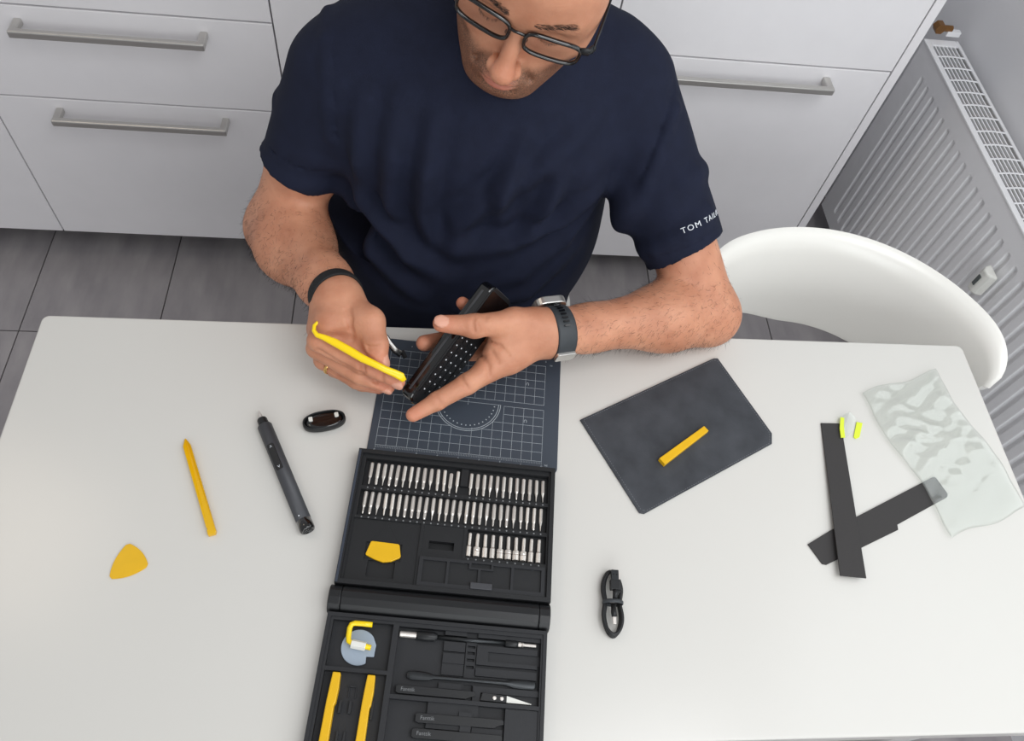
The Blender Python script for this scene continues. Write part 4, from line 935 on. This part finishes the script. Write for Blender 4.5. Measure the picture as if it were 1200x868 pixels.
# sleeve lettering wrapped onto the left sleeve
me = text_mesh('TOM TAILOR', .0098, .0002, 1.25); me.materials.append(M_TEXT)
sx = np.empty(len(me.vertices)*3, np.float32); me.vertices.foreach_get('co', sx); sx = sx.reshape(-1, 3)
SAX = (LE-LS)/np.linalg.norm(LE-LS)
pc = at(806, 262, .86); base = lp(LS, LE, ((pc-LS)@SAX)/np.linalg.norm(LE-LS))
r_out = (pc-base) - SAX*((pc-base)@SAX)
from mathutils.bvhtree import BVHTree
dg = bpy.context.evaluated_depsgraph_get(); se = shirt.evaluated_get(dg); sme = se.to_mesh()
bvh = BVHTree.FromPolygons([v.co.copy() for v in sme.vertices], [tuple(p.vertices) for p in sme.polygons])
d0 = -(pc-base)/np.linalg.norm(pc-base)
vw = np.array(CAM)-lp(LS, LE, .62); vw -= SAX*(vw@SAX); vw /= np.linalg.norm(vw); sd_ = np.cross(SAX, vw)     # around the sleeve
if sd_@AR < 0: sd_ = -sd_
RS_ = .056; out = []
for x_, y_, z_ in sx:
    ang = math.radians(4)+(x_-sx[:, 0].min())/RS_; dirv = vw*math.cos(ang)+sd_*math.sin(ang); c = lp(LS, LE, .585)-SAX*y_
    h = bvh.ray_cast(Vector(c+dirv*.09), Vector(-dirv), .1)
    p = np.array(h[0]) if h[0] is not None else c+dirv*RS_
    out.append(p+dirv*(.0006+z_))
se.to_mesh_clear()
me.vertices.foreach_set('co', np.array(out, np.float32).ravel()); me.update()
pr_ = link_mesh('sleeve_print', me, None, shirt); tag(pr_, 'white lettering on the sleeve')

# ------------------------------------------------------------------ worn things
gl = empty('glasses', tuple(hp(0, .1, 0)), 0, 'black rectangular framed glasses on the man\'s nose', 'glasses')
GI = Matrix.Translation(hp(0, .1, 0)).inverted()
def on_g(o): o.matrix_world = Matrix.Identity(4); o.parent = gl; o.matrix_parent_inverse = GI; return o
def lensring(s, grow=0):
    pts = []
    for q in np.linspace(0, 2*math.pi, 41)[:40]:
        c, d = math.cos(q), math.sin(q); x_ = .0285*math.copysign(abs(c)**.5, c); y_ = .0138*math.copysign(abs(d)**.55, d)
        ll = s*.0370+x_; pts.append(hp(ll, .1055-(abs(ll)/.075)**2*.012, .003+y_-ll*.05))
    return pts
fr = None
for s in (-1, 1):
    o = MB().sweep(lensring(s), .0020, .0026, n=8, closed=True, up=HF).build('rim', M_GLOSS, smooth=True); on_g(o)
    P_ = lensring(s); c = sum(P_)/len(P_); o = MB().add([c]+[c+(p-c)*.97 for p in P_], [(0, i+1, (i+1) % 40+1) for i in range(40)]).build('lens', M_LENS); on_g(o)
    o = MB().sweep([hp(s*.064, .097, .012-s*.0032), hp(s*.072, .094, .012-s*.0036), hp(s*.0765, .086, .011-s*.0036)], [.002, .0028, .003], [.005, .0048, .004], n=8, up=HU).build('hinge', M_BLACKP, smooth=True); on_g(o)
    o = MB().sweep([hp(s*.0765, .090, .011-s*.0036), hp(s*.0785, .05, .010-s*.002), hp(s*.080, .0, .008), hp(s*.080, -.022, .002), hp(s*.080, -.045, -.022)], .0014, [.0042, .004, .0036, .0034, .003], n=8, up=HU).build('temple', M_BLACKP, smooth=True); on_g(o)
    MBp = MB().sweep([hp(s*.0085, .102, -.002), hp(s*.0095, .0975, -.006)], [.001, .003], n=8).build('nose_pad', M_GLOSS, smooth=True); on_g(MBp)
on_g(MB().sweep([hp(-.0095, .1048, .0095), hp(-.004, .107, .0105), hp(.004, .107, .0105), hp(.0095, .1048, .0085)], .0016, n=8).build('bridge', M_GLOSS, smooth=True))

def strap_frame(c, n, e):
    n = n/np.linalg.norm(n); e = e-n*(e@n); e /= np.linalg.norm(e); return n, e, np.cross(n, e)
# watch on the left wrist
wc = lp(LE, LW, 1.0); n, e, e2 = strap_frame(wc, LW-LE, AU+.55*AF)
wt = empty('wrist_watch', tuple(wc), 0, 'dark grey watch with a perforated rubber strap on the man\'s left wrist', 'watch'); WI = Matrix.Translation(wc).inverted()
def on_w(o): o.parent = wt; o.matrix_parent_inverse = WI; return o
rw_ = .0315
on_w(MB().sweep([wc+rw_*(e*math.cos(q)+e2*math.sin(q)*.98) for q in np.linspace(0, 2*math.pi, 57)[:56]], .0022, .0128, n=12, closed=True, up=n, flat=.45).build('strap', M_RUBBER, smooth=True))
on_w(MB().sweep([wc+(rw_+.0024)*(e*math.cos(q)+e2*math.sin(q)*.98)+n*.0 for q in np.linspace(.75, 2.7, 20)], .0010, .0088, n=10, up=n, flat=.45).build('strap_overlap', M_RUBBER, smooth=True))
sgn = 1 if (e2@(-AF)) > 0 else -1
for k in range(9):
    q = sgn*(.62+k*.155); rd_ = e*math.cos(q)+e2*math.sin(q); p = wc+(rw_+.0033)*rd_; tg = np.cross(n, rd_)
    o = MB().box((-.0036, -.0011, -.0005), (.0036, .0011, .0006)).build('strap_hole', M_GLOSS); frame_to(o, tuple(p+n*.001), n, rd_); on_w(o)
p = wc+e*(rw_+.005); o = MB().prism(rrect(-.021, .021, -.020, .020, .012), -.006, .005).build('watch_case', M_STEEL, bevel=.0015); frame_to(o, tuple(p), n, e); on_w(o)
o = MB().prism(rrect(-.018, .018, -.017, .017, .010), .0050, .0058).build('watch_face', M_GLOSS); frame_to(o, tuple(p), n, e); on_w(o)
p = wc-e*(rw_+.003); o = MB().prism(rrect(-.013, .013, -.008, .008, .003), -.002, .002).build('buckle', M_STEEL, bevel=.0006); frame_to(o, tuple(p), n, -e); on_w(o)
# band on the right wrist
bc = lp(RE, RW, .97); n, e, e2 = strap_frame(bc, RW-RE, AU)
wb = MB().sweep([bc+.0308*(e*math.cos(q)+e2*math.sin(q)) for q in np.linspace(0, 2*math.pi, 57)[:56]], .0018, .0075, n=12, closed=True, up=n, flat=.5).build('wristband', mat('black_fabric', lin(20, 20, 22), .8, bump=.2, bscale=600), smooth=True)
tag(wb, 'plain black band around the man\'s right wrist', 'wristband')
# ring on the right ring finger
f3 = R_F[2]; n = f3[2]-f3[1]; c = lp(f3[1], f3[2], .22); n, e, e2 = strap_frame(c, n, AU)
tag(MB().sweep([c+.0118*(e*math.cos(q)+e2*math.sin(q)) for q in np.linspace(0, 2*math.pi, 41)[:40]], .0009, .0022, n=8, closed=True, up=n).build('finger_ring', M_GOLD, smooth=True), 'thin gold ring on a finger of the man\'s right hand', 'ring')

# ------------------------------------------------------------------ phone held in the left hand
pa, pb_ = at(486, 472, .790), at(584, 340, .872); Ld = (pb_-pa)/np.linalg.norm(pb_-pa); PL = float(np.linalg.norm(pb_-pa))
tcam = CAM-(pa+pb_)/2; tcam -= Ld*(tcam@Ld); tcam /= np.linalg.norm(tcam); qd = np.cross(Ld, tcam)
if qd@AR < 0: qd = -qd
an = math.radians(56); PN = math.cos(an)*tcam+math.sin(an)*qd; PWd = math.sin(an)*tcam-math.cos(an)*qd
ph = empty('mobile_phone', tuple((pa+pb_)/2), 0, 'black phone with a keypad held in the man\'s left hand', 'phone')
frame_to(ph, tuple((pa+pb_)/2), Ld, PN)
yl = np.array(ph.matrix_world.col[1][:3]); ys = 1 if yl@PWd > 0 else -1       # local +y or -y is the edge turned to the camera
hw, ht = .0265, .0090
MB().prism(rrect(-PL/2, PL/2, -hw, hw, .010), -ht, ht).build('body', M_GLOSS, ph, bevel=.003, seg=3)
MB().prism(rrect(-PL/2+.003, PL/2-.001, -hw+.001, hw-.001, .009), ht, ht+.0012).build('bezel', M_BLACKP, ph, bevel=.0005)
MB().prism(rrect(.034, PL/2-.006, -hw+.003, hw-.003, .003), ht+.0012, ht+.0017).build('screen', M_GLOSS, ph)
MB().box((-PL/2+.012, ys*hw-.0006, -.0015), (PL/2-.012, ys*hw+.0006, .0015)).build('edge_glint', M_GREYP, ph, bevel=.0005)  # grey strip standing in for the light streak reflected along the edge
MB().box((-PL/2+.0155, -hw-.0003, -ht-.0003), (-PL/2+.0170, hw+.0003, ht+.0016)).build('seam', M_BLACKP, ph)
km = MB().prism(rrect(-.0045, .0045, -.0048, .0048, .0012), 0, .0011).mesh('key'); km.materials.append(M_BLACKP)
kl = MB().box((-.0008, -.0010, .0011), (.0008, .0010, .00125)).mesh('legend'); kl.materials.append(M_TEXT)
for i in range(8):
    for j in range(4):
        o = link_mesh('key', km, None, ph); o.location = (-PL/2+.0215+.0106*i, -hw+.0085+.012*j, ht+.0012)
        q = link_mesh('legend', kl, None, o); q.location = (.001, .0, 0)
MB().sweep([(-PL/2-.0012, -.004*ys*-1, .001), (-PL/2+.002, .004*ys, .001)], .0026, n=10).build('gold_contact', M_GOLD, ph, smooth=True)

# yellow hooked pry tool in the right hand
path = [at(*p) for p in ((380.5, 381, .869), (377, 377.8, .870), (372, 377.5, .8705), (368.3, 381.5, .871), (367.8, 387.5, .870), (371.5, 392.5, .869), (379, 395, .8675), (392, 401, .866), (410, 411, .863), (425, 420, .860), (440, 427, .857), (452, 433, .854), (462, 437, .850), (470, 441, .847), (474, 446, .843))]
o = MB().sweep(path, [.0009, .0015, .0019, .0021, .0024, .0028, .0034, .0046, .0048, .0045, .0040, .0040, .0044, .0048, .0028], [.001, .0014, .0018, .002, .0022, .0024, .0026, .003, .003, .003, .003, .0028, .0024, .002, .001], n=12, up=-AF).build('hooked_pry_tool', M_YELLIT, smooth=True)
tag(o, 'bright yellow hooked pry tool held in the man\'s right hand', 'pry tool')
# thin steel blade with black edging, behind the right thumb
bt = empty('steel_spatula', tuple(at(462, 405, .80)), 0, 'curved grey steel spatula with a black edge behind the right thumb', 'pry tool'); bi = Matrix.Translation(at(462, 405, .80)).inverted()
pth = [at(*p) for p in ((444, 386, .822), (452, 394, .815), (457, 402, .808), (463, 409, .802), (470, 414, .797))]
for nm, m_, off, rx_, ry_ in (('flat_spring', M_STEEL, 0, .0028, .0006), ('edging', M_BLACKP, -.0018, .0040, .0007)):
    o = MB().sweep([p-toC*(.0016 if nm == 'edging' else 0)-AU*(.0016 if nm == 'edging' else 0) for p in pth], rx_, ry_, n=8, up=toC).build(nm, m_, smooth=True); o.parent = bt; o.matrix_parent_inverse = bi
o = MB().sweep([at(471, 411, .797), at(475, 419, .795)], .0028, .002, n=4, up=toC).build('tip_block', M_BLACKP); o.parent = bt; o.matrix_parent_inverse = bi
